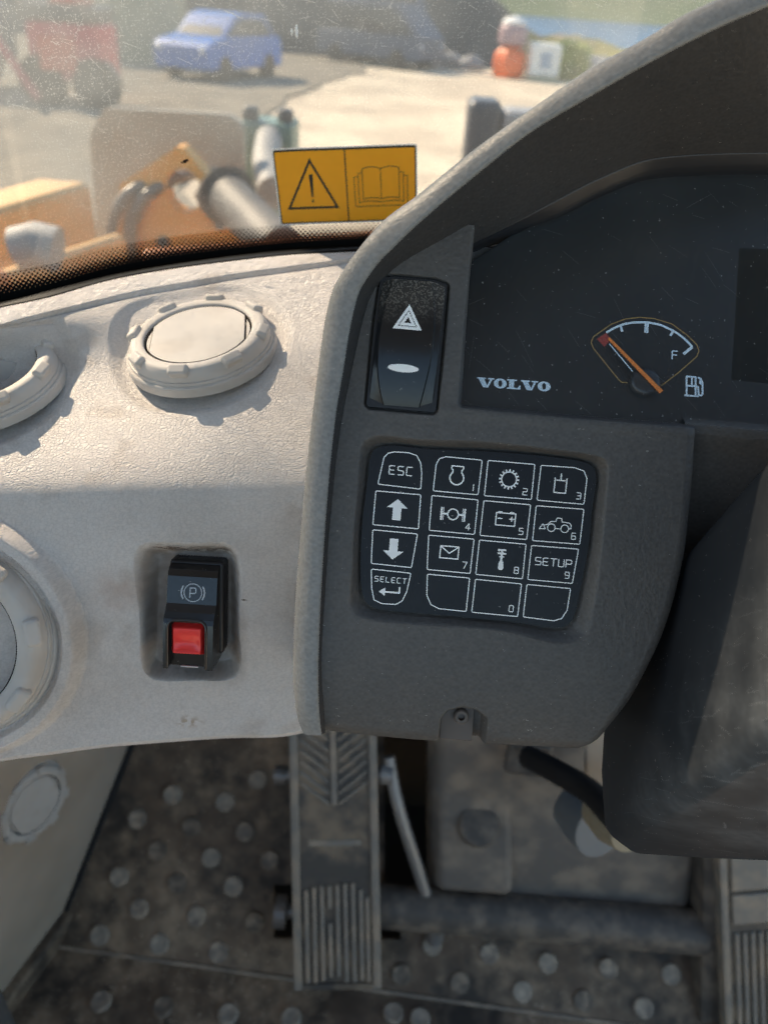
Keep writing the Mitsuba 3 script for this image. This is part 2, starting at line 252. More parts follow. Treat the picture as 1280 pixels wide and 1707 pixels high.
def xf(mesh, fr, scale=0.001, shift=(0, 0, 0)):
    """local (right, up, normal) coordinates of a frame to the world"""
    o, a, b, n = [arr(q) for q in fr]
    v = (arr(mesh.vertices) + arr(shift)) * scale
    return tri(o + v[:, :1] * a + v[:, 1:2] * b + v[:, 2:3] * n, mesh.faces)

def ext(poly, h, z=0.0):
    polys = list(poly.geoms) if hasattr(poly, 'geoms') else [poly]
    ms = []
    for g in polys:
        if g.area > 1e-9:
            m = trimesh.creation.extrude_polygon(g, h, engine='earcut')
            m.apply_translation([0, 0, z]); ms.append(m)
    return cat(*ms)

def rbox(x0, x1, y0, y1, z0, z1, r):
    """box with rounded edges (hull of spheres)"""
    s = m3.Manifold.sphere(r, 20)
    c = [s.translate((x, y, z)) for x in (x0 + r, x1 - r) for y in (y0 + r, y1 - r) for z in (z0 + r, z1 - r)]
    return man(m3.Manifold.batch_hull(c))

def hull_pts(points, r, seg=20):
    s = m3.Manifold.sphere(r, seg)
    return m3.Manifold.batch_hull([s.translate(tuple(map(float, p))) for p in points])

def tube(points, radius, sides=16, caps=True):
    p = arr(points); n = len(p); rad = np.broadcast_to(radius, (n,))
    t = np.gradient(p, axis=0); t /= np.linalg.norm(t, axis=1, keepdims=True)
    a = np.cross(t, [0.31, 0.2, 0.93]); a /= np.linalg.norm(a, axis=1, keepdims=True)
    b = np.cross(t, a); ang = np.arange(sides) * 2 * np.pi / sides
    v = p[:, None] + rad[:, None, None] * (np.cos(ang)[None, :, None] * a[:, None] + np.sin(ang)[None, :, None] * b[:, None])
    v = v.reshape(-1, 3); f = []
    for i in range(n - 1):
        for j in range(sides):
            k = (j + 1) % sides
            f += [[i * sides + j, (i + 1) * sides + j, (i + 1) * sides + k], [i * sides + j, (i + 1) * sides + k, i * sides + k]]
    if caps:
        v = np.vstack([v, p[0], p[-1]])
        for j in range(sides):
            k = (j + 1) % sides
            f += [[n * sides, j, k], [n * sides + 1, (n - 1) * sides + k, (n - 1) * sides + j]]
    m = tri(v, f); m.fix_normals(); return m

def curve(points, n):
    p = arr(points); s = np.r_[0, np.cumsum(np.linalg.norm(np.diff(p, axis=0), axis=1))]
    return CubicSpline(s / s[-1], p)(np.linspace(0, 1, n))

def pcurve(points, n):
    p = arr(points); s = np.r_[0, np.cumsum(np.linalg.norm(np.diff(p, axis=0), axis=1))]
    return PchipInterpolator(s / s[-1], p)(np.linspace(0, 1, n))

def grid_faces(r, c, flip=False):
    i, j = np.meshgrid(np.arange(r - 1), np.arange(c - 1), indexing='ij')
    a, b, d, e = i * c + j, i * c + j + 1, (i + 1) * c + j + 1, (i + 1) * c + j
    f = np.vstack([np.stack([a, b, d], -1).reshape(-1, 3), np.stack([a, d, e], -1).reshape(-1, 3)])
    return f[:, ::-1] if flip else f

def sheet(g, flip=False):
    r, c = g.shape[:2]
    return tri(g.reshape(-1, 3), grid_faces(r, c, flip))

def lathe(profile, n=96):
    p = arr(profile); a = np.arange(n + 1) * 2 * np.pi / n
    g = np.stack([p[:, None, 0] * np.cos(a), p[:, None, 0] * np.sin(a), np.repeat(p[:, 1:2], n + 1, 1)], -1)
    m = sheet(g); m.merge_vertices(); m.update_faces(m.nondegenerate_faces()); m.fix_normals(); return m

def dist_poly(poly, X, Y):
    """signed distance (negative inside)"""
    pts = arr(poly); d = np.full(X.shape, 1e9)
    for p, q in zip(pts, np.roll(pts, -1, 0)):
        e = q - p; L = e @ e
        if L < 1e-14: continue
        t = np.clip(((X - p[0]) * e[0] + (Y - p[1]) * e[1]) / L, 0, 1)
        d = np.minimum(d, np.hypot(X - p[0] - t * e[0], Y - p[1] - t * e[1]))
    inside = shapely.contains_xy(Polygon(pts), X.ravel(), Y.ravel()).reshape(X.shape)
    return np.where(inside, -d, d)

def sst(a, b, x):
    t = np.clip((x - a) / (b - a), 0, 1); return t * t * (3 - 2 * t)

def rounded(pts, r): return Polygon(pts).buffer(-r).buffer(r * 1.0, quad_segs=8)

def stroke(lines, w, cap='round'):
    return unary_union([LineString(l).buffer(w / 2, cap_style=cap, join_style='round', quad_segs=6) for l in lines])

def smooth_closed(pts, n=160):
    p = np.vstack([arr(pts), arr(pts)[:1]]); s = np.r_[0, np.cumsum(np.linalg.norm(np.diff(p, axis=0), axis=1))]
    return CubicSpline(s, p, bc_type='periodic')(np.linspace(0, s[-1], n, endpoint=False))

# stroke lettering on a 1 x 1.4 cell
_A = {'E': [[(0.9, 1.4), (0.12, 1.4), (0, 1.28), (0, 0.12), (0.12, 0), (0.9, 0)], [(0, 0.7), (0.8, 0.7)]],
      'S': [[(0.95, 1.4), (0.12, 1.4), (0, 1.28), (0, 0.82), (0.12, 0.72), (0.88, 0.68), (1, 0.56), (1, 0.12), (0.88, 0), (0.05, 0)]],
      'C': [[(0.95, 1.4), (0.15, 1.4), (0, 1.25), (0, 0.15), (0.15, 0), (0.95, 0)]],
      'L': [[(0, 1.4), (0, 0), (0.85, 0)]], 'T': [[(-0.02, 1.4), (1.02, 1.4)], [(0.5, 1.4), (0.5, 0)]],
      'U': [[(0, 1.4), (0, 0.15), (0.15, 0), (0.85, 0), (1, 0.15), (1, 1.4)]],
      'P': [[(0, 0), (0, 1.4), (0.85, 1.4), (1, 1.25), (1, 0.75), (0.85, 0.6), (0, 0.6)]],
      'F': [[(0.95, 1.4), (0.12, 1.4), (0, 1.28), (0, 0)], [(0, 0.7), (0.8, 0.7)]],
      '0': [[(0.15, 0), (0, 0.15), (0, 1.25), (0.15, 1.4), (0.8, 1.4), (0.95, 1.25), (0.95, 0.15), (0.8, 0), (0.15, 0)]],
      '1': [[(0.5, 0), (0.5, 1.4)]],
      '2': [[(0.02, 1.4), (0.8, 1.4), (0.95, 1.25), (0.95, 0.85), (0.8, 0.7), (0.15, 0.7), (0, 0.55), (0, 0), (0.95, 0)]],
      '3': [[(0.05, 1.4), (0.85, 1.4), (0.95, 1.28), (0.95, 0.12), (0.85, 0), (0.02, 0)], [(0.3, 0.72), (0.95, 0.72)]],
      '4': [[(0.7, 0), (0.7, 1.4), (0, 0.45), (0, 0.38), (1, 0.38)]],
      '5': [[(0.92, 1.4), (0.05, 1.4), (0.05, 0.78), (0.8, 0.78), (0.95, 0.65), (0.95, 0.13), (0.8, 0), (0, 0)]],
      '6': [[(0.85, 1.4), (0.15, 1.4), (0, 1.25), (0, 0.13), (0.13, 0), (0.82, 0), (0.95, 0.13), (0.95, 0.62), (0.82, 0.75), (0, 0.75)]],
      '7': [[(0, 1.4), (0.95, 1.4), (0.35, 0)]],
      '8': [[(0.15, 0.73), (0.05, 0.85), (0.05, 1.27), (0.17, 1.4), (0.78, 1.4), (0.9, 1.27), (0.9, 0.85), (0.8, 0.73), (0.95, 0.6), (0.95, 0.12), (0.82, 0), (0.13, 0), (0, 0.12), (0, 0.6), (0.15, 0.73), (0.8, 0.73)]],
      '9': [[(0.1, 0), (0.8, 0), (0.95, 0.15), (0.95, 1.27), (0.82, 1.4), (0.13, 1.4), (0, 1.27), (0, 0.78), (0.13, 0.65), (0.95, 0.65)]]}

def lettering(text, h, w, at=(0, 0), gap=0.45, width=1.0):
    s = h / 1.4; x = 0; lines = []
    for ch in text:
        lines += [[(x + a * s * width, b * s) for a, b in l] for l in _A[ch]]
        x += (width + gap) * s
    g = stroke(lines, w); b = g.bounds
    return affinity.translate(g, at[0] - (b[0] + b[2]) / 2, at[1] - (b[1] + b[3]) / 2)

# ------------------------------------------------------------------ materials
def rgb(r, g=None, b=None): return {'type': 'rgb', 'value': [r, g, b] if g is not None else [r, r, r]}
def two(b): return {'type': 'twosided', 'bsdf': b}
def pr(color, rough=0.5, spec=0.5, **k):
    return {'type': 'principled', 'base_color': rgb(*color) if isinstance(color, tuple) else color,
            'roughness': rough if isinstance(rough, dict) else float(rough), 'specular': float(spec), **k}
def bump(fn, b, scale, eps): return {'type': 'bumpmap', 'arbitrary': proc(fn, eps), 'scale': scale, 'bsdf': b}

def creases(uv):
    """1 on the pebbles of the skin, 0 in the creases between them"""
    x, y = uv.x * 1000, uv.y * 1000          # millimetres on the skin
    wx = x + 2.2 * (noise(x * .35, y * .35, 3) - .5); wy = y + 2.2 * (noise(x * .35, y * .35, 9) - .5)
    a, b, c = voronoi(wx * .42, wy * .72)
    a2, b2, c2 = voronoi(wx * .95 + 7, wy * .66 + 3)
    k = .3 + .7 * smoothstep(.3, .65, noise(x * .05, y * .05, 5))
    return smoothstep(0.0, .30, b - a) * .55 + (1 - .45 * k + .45 * k * smoothstep(0.0, .35, b2 - a2)) * .45
def leather(p, n, uv):
    return creases(uv) + .25 * fbm(uv.x * 700, uv.y * 700, 2)

def vinyl_col(p, n, uv):
    x, y = uv.x * 1000, uv.y * 1000
    blot = fbm(x * .018, y * .03, 1.0, 4)
    fine = noise(x * .9, y * .9, 2)
    c = mix((.595, .555, .52), (.535, .49, .45), smoothstep(.3, .8, blot))
    c = mix(c, (.40, .33, .27), .35 * smoothstep(.6, .8, fbm(x * .05 + 40, y * .05, 3, 3)))
    c = c * (0.94 + .1 * fine) * (.86 + .155 * creases(uv))
    # grime on the recess upper edge; browner with depth inside (in its own frame)
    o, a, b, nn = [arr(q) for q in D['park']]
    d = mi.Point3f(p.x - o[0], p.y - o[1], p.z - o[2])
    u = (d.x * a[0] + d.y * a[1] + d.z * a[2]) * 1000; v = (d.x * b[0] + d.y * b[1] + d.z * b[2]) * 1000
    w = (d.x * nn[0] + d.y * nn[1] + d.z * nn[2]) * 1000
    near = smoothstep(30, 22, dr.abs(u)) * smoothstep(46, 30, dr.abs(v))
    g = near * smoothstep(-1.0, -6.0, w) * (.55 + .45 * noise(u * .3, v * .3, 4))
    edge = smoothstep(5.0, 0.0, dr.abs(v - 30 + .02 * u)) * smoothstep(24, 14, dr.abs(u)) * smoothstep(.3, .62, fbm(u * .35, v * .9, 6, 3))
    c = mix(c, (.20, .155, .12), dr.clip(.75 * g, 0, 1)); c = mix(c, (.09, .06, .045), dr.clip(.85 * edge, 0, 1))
    spot = smoothstep(2.2, .4, dr.sqrt(dr.square(u - 26) + dr.square((v - 7) * 3)))
    rust = smoothstep(7, 1, dr.sqrt(dr.square((u + 2) * .7) + dr.square((v + 62) * 1.5))) * smoothstep(.4, .6, noise(u * .6, v * .6, 8))
    rosy = smoothstep(16, 2, dr.sqrt(dr.square((u + 38) * .9) + dr.square(v - 8))) * fbm(u * .2, v * .2, 1, 3)
    c = mix(c, (.12, .09, .07), spot); c = mix(c, (.3, .2, .11), .6 * rust); c = mix(c, (.46, .33, .27), .6 * rosy)
    return c

def pebble(p, n, uv):
    q = p * 1000
    return fbm(q.x * .95, q.y * .95, q.z * .95, 2)

def dusty(base, dust, amount, scale=60., specks=0.0):
    def f(p, n, uv):
        a = fbm(p.x * scale, p.y * scale, p.z * scale, 4)
        c = mix(base, dust, amount * smoothstep(.35, .75, a))
        if specks:
            s = noise(p.x * 1900, p.y * 1900, p.z * 1900) * noise(p.x * 700 + 5, p.y * 700, p.z * 700)
            c = mix(c, (.5, .47, .42), specks * smoothstep(.66, .78, s))
        return c
    return f

def rot(x, y, a): return x * math.cos(a) - y * math.sin(a), x * math.sin(a) + y * math.cos(a)
def scratches(x, y, size, ang, spread, seed, thin, keep):
    """fine straight or slightly bent scratches, one per cell"""
    u, v = rot(x, y, ang); u, v = u / size, v / size
    i, j = dr.floor(u), dr.floor(v); fx, fy = u - i - .5, v - j - .5
    a = (cell_rand(i, j, seed) - .5) * spread; ox = (cell_rand(i, j, seed + 1) - .5) * .4; oy = (cell_rand(i, j, seed + 2) - .5) * .5
    px = (fx - ox) * dr.cos(a) + (fy - oy) * dr.sin(a); py = -(fx - ox) * dr.sin(a) + (fy - oy) * dr.cos(a) + .25 * dr.square(px) * (cell_rand(i, j, seed + 5) - .5)
    ln = .12 + .30 * cell_rand(i, j, seed + 3)
    return smoothstep(thin, thin * .3, dr.abs(py)) * smoothstep(ln, ln * .7, dr.abs(px)) * dr.select(cell_rand(i, j, seed + 4) < keep, 1.0, 0.0)
def specks(x, y, size, seed, rad, keep):
    u, v = x / size, y / size; i, j = dr.floor(u), dr.floor(v)
    cx, cy = .25 + .5 * cell_rand(i, j, seed), .25 + .5 * cell_rand(i, j, seed + 1)
    r = rad * (.4 + cell_rand(i, j, seed + 2))
    d = dr.sqrt(dr.square(u - i - cx) + dr.square(v - j - cy))
    return smoothstep(r, r * .5, d) * dr.select(cell_rand(i, j, seed + 3) < keep, 1.0, 0.0)

def grained(base, dust, specks):
    d = dusty(base, dust, .35, 30, specks)
    return lambda p, n, uv: d(p, n, uv) * (.78 + .42 * fbm(p.x * 950, p.y * 950, p.z * 950, 2))
scene['vinyl'] = two(bump(leather, pr(proc(vinyl_col), .62, .35), .0006, .0002))
scene['vent_plastic'] = two(pr(proc(dusty((.485, .455, .42), (.40, .36, .315), .55, 50)), .62, .3))
scene['vent_inside'] = two(pr((.07, .065, .06), .6, .3))
scene['console_plastic'] = two(bump(pebble, pr(proc(grained((.080, .0755, .0715), (.115, .102, .09), .35)), .50, .45), .0003, .00015))
scene['hood_shaded_plastic'] = two(bump(pebble, pr(proc(grained((.040, .039, .039), (.055, .05, .047), .2)), .6, .3), .0003, .00015))  # console plastic made darker, the hood's shade put into the colour
scene['rim_sunlit_plastic'] = two(bump(pebble, pr(proc(grained((.205, .20, .19), (.26, .25, .23), .2)), .45, .4), .00022, .00015))  # console plastic made paler, sunlight on the rim put into the colour
scene['screw_plastic'] = two(pr((.115, .095, .082), .5, .4))
scene['black_gloss'] = two(pr(proc(dusty((.012, .013, .015), (.05, .05, .05), .12, 40, .5)), .15, .6))
def hazard_col(p, n, uv):
    c = dusty((.011, .0125, .015), (.03, .03, .03), .1, 40, .4)(p, n, uv)
    o, a, b = [arr(q) for q in D['console'][:3]]
    u = ((p.x - o[0]) * a[0] + (p.y - o[1]) * a[1] + (p.z - o[2]) * a[2]) * 1000; v = ((p.x - o[0]) * b[0] + (p.y - o[1]) * b[1] + (p.z - o[2]) * b[2]) * 1000
    k = smoothstep(76, 92, v + 6 * (fbm(u * .25, v * .25, 2, 3) - .5)) * (.25 + .75 * smoothstep(.52, .72, noise(u * 2.2, v * 2.2, 1)))
    return mix(c, (.26, .24, .21), .55 * k)
scene['hazard_black'] = two(pr(proc(hazard_col), .20, .5))
scene['black_satin'] = two(pr((.014, .015, .018), .38, .5))
scene['membrane'] = two(pr(proc(dusty((.010, .011, .014), (.03, .03, .03), .25, 40, .35)), .40, .3))
scene['frit_black'] = two(pr((.004, .004, .004), .5, .15))
scene['rubber_black'] = two(pr((.012, .012, .013), .6, .4))
scene['print_white'] = two(pr((.86, .86, .84), .6, .3))
scene['print_grey'] = two(pr((.42, .45, .48), .6, .3))
scene['dial_face'] = two(pr((.014, .0175, .020), .36, .55))
scene['dial_white'] = two(pr((.62, .74, .82), .6, .2))
scene['dial_ochre'] = two(pr((.40, .24, .08), .6, .2))
scene['needle_orange'] = two(pr((.75, .23, .05), .4, .4))
scene['dial_red'] = two(pr((.33, .06, .05), .6, .3))
scene['hub_black'] = two(pr((.03, .032, .035), .3, .5))
scene['display_dark'] = two(pr((.010, .010, .009), .7, .15))
def lens_dust(p, n, uv):
    x, y = p.x, p.z
    sc = scratches(x, y, .012, .5, .7, 3, .010, .5) + scratches(x + .3, y, .02, -.4, 2.8, 13, .006, .4)
    return dr.clip(.015 + .03 * fbm(x * 30, y * 30, 2, 3) + .07 * sc + .35 * specks(x, y, .006, 31, .05, .25) + .25 * specks(x + .1, y, .0027, 61, .07, .15), 0, .8)
scene['lens_clear'] = {'type': 'blendbsdf', 'weight': proc(lens_dust), 'bsdf_0': {'type': 'thindielectric', 'int_ior': 1.10}, 'bsdf_1': two(pr((.5, .5, .48), .7, .2))}
scene['lock_red'] = two(pr((.80, .035, .03), .28, .5, clearcoat=.6))
scene['steel'] = two(pr((.55, .54, .52), .35, .5, metallic=.8))
scene['sticker_orange'] = two(pr((.80, .36, .008), .45, .4))
scene['sticker_white'] = two(pr((.75, .74, .70), .5, .3))
scene['sticker_black'] = two(pr((.02, .02, .02), .5, .3))

# ------------------------------------------------------------------ vents
def vent(key, fr, R, label, flap='closed', spin=0.0):
    t = thing(key, label, 'air vent')
    S = R
    L = lambda m: xf(m, fr, S)
    put(t + '__base_ring', L(lathe([(1.0, -.16), (1.0, -.06), (.99, -.035), (.975, -.025), (.96, -.03), (.955, -.02), (.95, .012), (.935, .02), (.90, .01)])), 'vent_plastic', 50)
    put(t + '__bezel', L(lathe([(.935, .0), (.93, .045), (.91, .11), (.88, .16), (.85, .18), (.81, .185), (.745, .18), (.715, .165), (.705, .13), (.70, -.25)])), 'vent_plastic', 50)
    for k in range(8):
        a = spin + k * math.pi / 4
        b = rbox(-.075, .08, -.13, .13, -.12, .068, .045)
        b.apply_transform(trimesh.transformations.rotation_matrix(.5, [0, 1, 0]))
        b.apply_translation([.868, 0, .158]); b.apply_transform(trimesh.transformations.rotation_matrix(a, [0, 0, 1]))
        put(t + '__knob', L(b), 'vent_plastic', 60)
    disc = Point(0, 0).buffer(.69, quad_segs=24)
    put(t + '__duct', L(lathe([(.70, .15), (.68, -.5), (.0, -.55)])), 'vent_inside', 50)
    if flap == 'closed':
        cut = affinity.rotate(sbox(-.62, -1, .62, 1), 8, origin=(0, 0)).intersection(disc)
        put(t + '__flap', L(ext(cut.buffer(-.011), .05, .105)), 'vent_plastic', 30)
        [put(t + '__flap_end', L(ext(q, .05, .075)), 'vent_plastic', 30) for q in disc.difference(cut).buffer(-.012).geoms]
    else:
        m = ext(Point(0, 0).buffer(.66, quad_segs=24), .045, -.02)
        m.apply_transform(trimesh.transformations.rotation_matrix(flap[0], [math.cos(flap[1]), math.sin(flap[1]), 0]))
        m.apply_translation([0, 0, flap[2]])
        put(t + '__flap', L(m), 'vent_plastic', 30)
    return t

# ------------------------------------------------------------------ dashboard skin
def dash_surface(ns=620, nt=620):
    rows = arr(D['dash_rows'])
    seg = np.linalg.norm(np.diff(rows, axis=0), axis=2).mean(1)
    t = np.r_[0, np.cumsum(seg)]
    s = np.r_[0, np.cumsum(np.linalg.norm(np.diff(rows[3], axis=0), axis=1))]
    g = CubicSpline(s, rows, axis=1)(np.linspace(0, s[-1], ns))
    tt = np.linspace(0, t[-1], nt)
    g = PchipInterpolator(t, g, axis=0)(tt)
    return g, np.linspace(0, s[-1], ns), tt, t

def normals(g):
    a = np.gradient(g, axis=1); b = np.gradient(g, axis=0)
    n = np.cross(b, a); n /= np.linalg.norm(n, axis=2, keepdims=True)
    if n[n.shape[0] // 2, n.shape[1] // 2] @ np.array([0, -1, 1]) < 0: n = -n
    return n

def in_frame(g, fr):
    o, a, b, n = [arr(q) for q in fr]; d = g - o
    return d @ a, d @ b, d @ n

VR = {'top': .0410, 'left': .0415, 'big': D['vent_big_r'], 'side': .0420}
g, ss, tt, tk = dash_surface()
nn = normals(g)
disp = np.zeros(g.shape[:2])
# trim lip along the windscreen: a step down past the groove
lip = tk[1]
disp += -.0022 * sst(lip - .0008, lip + .0010, tt)[:, None] - .0016 * np.exp(-((tt - lip - .0012) / .0011) ** 2)[:, None]
for k, rr, dp in (('top', 1.20, .0030), ('left', 1.18, .0028)):
    x, y, z = in_frame(g, D['vent_' + k]); r = np.hypot(x, y) / VR[k]
    disp += np.where(np.abs(z) < .03, -dp * (1 - sst(rr - .15, rr + .05, r)), 0) * sst(lip + .001, lip + .012, tt)[:, None]
x, y, z = in_frame(g, D['vent_big']); r = np.hypot(x, y) / VR['big']
disp += np.where(np.abs(z) < .05, .0085 * (1 - sst(1.13, 1.25, r)) - .004 * (1 - sst(1.0, 1.06, r)), 0)
x, y, z = in_frame(g, D['park']); x, y = x * 1000, y * 1000
do = dist_poly(smooth_closed(np.array(D['park_recess']), 90), x, y); di = dist_poly(np.array(rounded(D['park_floor'], 3).exterior.coords)[:-1], x, y)
rec = np.where(do > 0, 0, np.where(di < 0, 1, -do / (np.maximum(di, 0) + np.maximum(-do, 1e-6))))
rec = np.where(np.abs(z) < .04, rec, 0)
disp += -.0150 * sst(-.08, 1.02, rec) * (rec > 0)
g2 = g + nn * disp[..., None]
# return edge underneath
last = g2[-1]; extra = [last + np.array([0, .0015, -.004]), last + np.array([0, .006, -.006]), last + np.array([0, .05, -.004])]
g2 = np.concatenate([g2, np.array(extra)], 0)
tt2 = np.r_[tt, tt[-1] + .004, tt[-1] + .01, tt[-1] + .05]
uv = np.stack(np.meshgrid(ss, tt2), -1).reshape(-1, 2)
thing('dashboard', 'beige grained vinyl dashboard curving down from the windscreen to its lower edge', 'dashboard')
put('dashboard__skin', sheet(g2), 'vinyl', True, uv=uv)

vent('air_vent', D['vent_top'], VR['top'], 'round beige closed air vent on top of the dashboard, next to the grey console', spin=-.08)
vent('air_vent', D['vent_left'], VR['left'], 'round beige air vent with open flap on top of the dashboard at the left edge', flap=(1.2, .1, -.48), spin=.35)
vent('air_vent', D['vent_big'], VR['big'], 'large round air vent on the front of the dashboard, left of the parking brake switch', flap=(.20, 1.2, .0), spin=.2)
vent('air_vent', D['vent_side'], VR['side'], 'round beige air vent low on the side trim panel below the dashboard', spin=.3)

# ------------------------------------------------------------------ parking brake switch
fr = D['park']
t = thing('parking_brake_switch', 'black rocker switch with red lock slider and parking brake symbol in dashboard recess', 'switch')
put(t + '__frame', xf(rbox(-12.5, 15, -25, 24.5, -18, -7, 2), fr), 'black_satin', 40)
prof = Polygon([(23.5, -12), (22.8, -6), (21, -2.6), (18, -1.0), (4.5, 1.2), (1, 4.0), (-1.5, 6.6), (-4, 7.4), (-26.5, 8.6), (-27.3, 8), (-27.4, -12)]).buffer(-.4).buffer(.4)
body = m3.CrossSection([np.array(prof.exterior.coords)[:-1][::1]], m3.FillRule.NonZero).extrude(24.6)
v = man(body); v = tri(np.c_[v.vertices[:, 2] - 11.6, v.vertices[:, 0], v.vertices[:, 1]], v.faces); v.fix_normals()
bm = m3.Manifold(m3.Mesh(np.asarray(v.vertices, np.float32), np.asarray(v.faces, np.uint32)))
cutp = Polygon([(-9.3, -40), (9.3, -40), (9.3, -5), (7.2, -2.4), (-7.2, -2.4), (-9.3, -5)]).buffer(.1)
cut = m3.CrossSection([np.array(cutp.exterior.coords)[:-1]], m3.FillRule.NonZero).extrude(20).translate((0, 0, 3.4))
bm2 = bm - cut
put(t + '__rocker', xf(man(bm2), fr), 'black_gloss', 30)
put(t + '__arch_rim', xf(tube(pcurve([(-9.6, -26.4, 8.3), (-9.6, -15, 7.9), (-9.5, -5.5, 7.6), (-8.6, -3.2, 7.3), (-6.6, -2.1, 7.0), (0, -1.8, 6.9), (6.6, -2.1, 7.0), (8.6, -3.2, 7.3), (9.5, -5.5, 7.6), (9.6, -15, 7.9), (9.6, -26.4, 8.3)], 70), .75, 12), fr), 'black_gloss', 50)
# slider: a rounded block with a thumb hollow
X, Y = np.meshgrid(np.linspace(-8.8, 8.8, 60), np.linspace(-21.2, -4.2, 60))
dd = dist_poly(np.array(rounded([(-8.8, -21.2), (8.8, -21.2), (8.8, -4.2), (-8.8, -4.2)], 2.2).exterior.coords)[:-1], X, Y)
Wz = 7.2 - 4.0 * (1 - sst(0, 2.4, -dd)) - 1.9 * np.exp(-((X) / 6) ** 4 - ((Y + 14.2) / 3.6) ** 2) * (Y > -18.6) + .5 * np.exp(-((Y + 18.9) / 1.0) ** 2)
Wz = np.where(dd > 0, 2.5, Wz)
put(t + '__lock_slider', xf(sheet(np.stack([X, Y, Wz], -1)), fr), 'lock_red', True)
tag(t + '__lock_slider', 'glossy red lock slider')
pc = (1.2, 10.2); top = lambda y: -1.0 + (18 - y) * 2.2 / 13.5 + .06
sym = unary_union([Point(pc).buffer(4.6).difference(Point(pc).buffer(4.15)), lettering('P', 4.7, .55, pc, width=.85)])
arcs = Point(pc).buffer(6.1).difference(Point(pc).buffer(5.35)).intersection(unary_union([Polygon([pc, (pc[0] - 9, pc[1] + 6.2), (pc[0] - 9, pc[1] - 6.2)]), Polygon([pc, (pc[0] + 9, pc[1] + 6.2), (pc[0] + 9, pc[1] - 6.2)])]))
m = ext(unary_union([sym, arcs]), .06)
m.vertices[:, 2] += [top(y) for y in m.vertices[:, 1]]
put(t + '__symbol', xf(m, fr), 'print_grey', False)
put(t + '__chrome_lip', xf(rbox(-4, 5, -27.9, -27.0, 3.0, 4.6, .4), fr), 'steel', 40)

# ------------------------------------------------------------------ windscreen
base = curve(D['glass_base'], 240)
LEAN = -.10
arc = np.r_[0, np.cumsum(np.linalg.norm(np.diff(base, axis=0), axis=1))]
def glass_grid(h0, h1, off=0.0, nh=40, sl=slice(None)):
    b = base[sl]; hh = np.linspace(h0, h1, nh)
    tng = np.gradient(b, axis=0); out = np.cross(tng, [0, 0, 1.0]); out /= np.linalg.norm(out, axis=1, keepdims=True)   # towards the cab
    gg = b[None] + hh[:, None, None] * np.array([0, LEAN, 1.0]) + off * out[None]
    return gg, np.stack(np.meshgrid(arc[sl], hh), -1).reshape(-1, 2)

def dust_amount(p, n, uv):
    x, y = uv.x, uv.y                          # metres along the glass and up it
    film = smoothstep(.03, .12, y + .03 * (fbm(x * 14, y * 14, 1, 3) - .5) * 4)      # wiped clean lower down
    left = smoothstep(.30, .12, x)
    cl = fbm(x * 25, y * 40, 7, 4)
    a = .08 + .25 * film * (.4 + cl) + .15 * left * (film + .3) * cl + .14 * smoothstep(.07, .14, y) * smoothstep(.42, .25, x)
    sc = scratches(x, y, .016, .45, .9, 3, .012, .75) + scratches(x + .3, y, .011, -.5, 2.8, 13, .014, .55) + .8 * scratches(x, y + .2, .007, 1.2, 3.1, 23, .02, .5)
    sp = specks(x, y, .0022, 31, .20, .55) + specks(x + .11, y, .0040, 41, .11, .4) + .8 * specks(x, y + .07, .0012, 51, .26, .5)
    return dr.clip(a + .42 * sc * (.25 + film) + .24 * sp * (.15 + .85 * film + .3 * left), 0, .95)
scene['glass'] = {'type': 'blendbsdf', 'weight': proc(dust_amount), 'bsdf_0': {'type': 'thindielectric', 'int_ior': 1.5},
                  'bsdf_1': {'type': 'principledthin', 'base_color': rgb(.34, .36, .365), 'roughness': .6, 'diff_trans': 1.1, 'spec_trans': 0.0}}
thing('windscreen', 'dusty scratched windscreen with a dotted black border above the dashboard', 'windscreen')
gg, uv = glass_grid(-.01, .55)
put('windscreen__pane', sheet(gg), 'glass', True, uv=uv)
H0, H1 = .0050, .0162
gb, uvb = glass_grid(-.012, H0, .0006, 6)
put('windscreen__frit_band', sheet(gb), 'frit_black', True)
# dotted border: rows of dots shrinking upwards
def glass_point(s, h, off):
    b = np.array([np.interp(s, arc, base[:, k]) for k in range(3)]).T
    q = np.array([np.interp(s + .001, arc, base[:, k]) for k in range(3)]).T - b
    o = np.cross(q, [0, 0, 1.0]); o /= np.linalg.norm(o, axis=-1, keepdims=True); q = q / np.linalg.norm(q, axis=-1, keepdims=True)
    return b + h[:, None] * np.array([0, LEAN, 1.0]) + off * o, q
pitch = .00285; vs, fs, nv = [], [], 0
rowsn = int((H1 - H0) / (pitch / 2)) + 1
ang = np.arange(10) * 2 * np.pi / 10
for k in range(rowsn):
    h = H0 + .0002 + k * pitch / 2; rad = pitch * (.475 - .30 * k / (rowsn - 1)); 
    sc_ = np.arange(.02, arc[-1] - .01, pitch) + (pitch / 2 if k % 2 else 0)
    c, q = glass_point(sc_, np.full(len(sc_), h), .0006)
    ring = c[:, None] + rad * (np.cos(ang)[None, :, None] * q[:, None] + np.sin(ang)[None, :, None] * np.array([0, LEAN, 1.0]))
    v = np.concatenate([c[:, None], ring], 1).reshape(-1, 3); vs.append(v)
    b0 = nv + np.arange(len(sc_)) * 11
    for j in range(10): fs.append(np.stack([b0, b0 + 1 + j, b0 + 1 + (j + 1) % 10], 1))
    nv += len(v)
put('windscreen__frit_dots', tri(np.vstack(vs), np.vstack(fs)), 'frit_black', False)
tag('windscreen__frit_dots', kind='stuff')
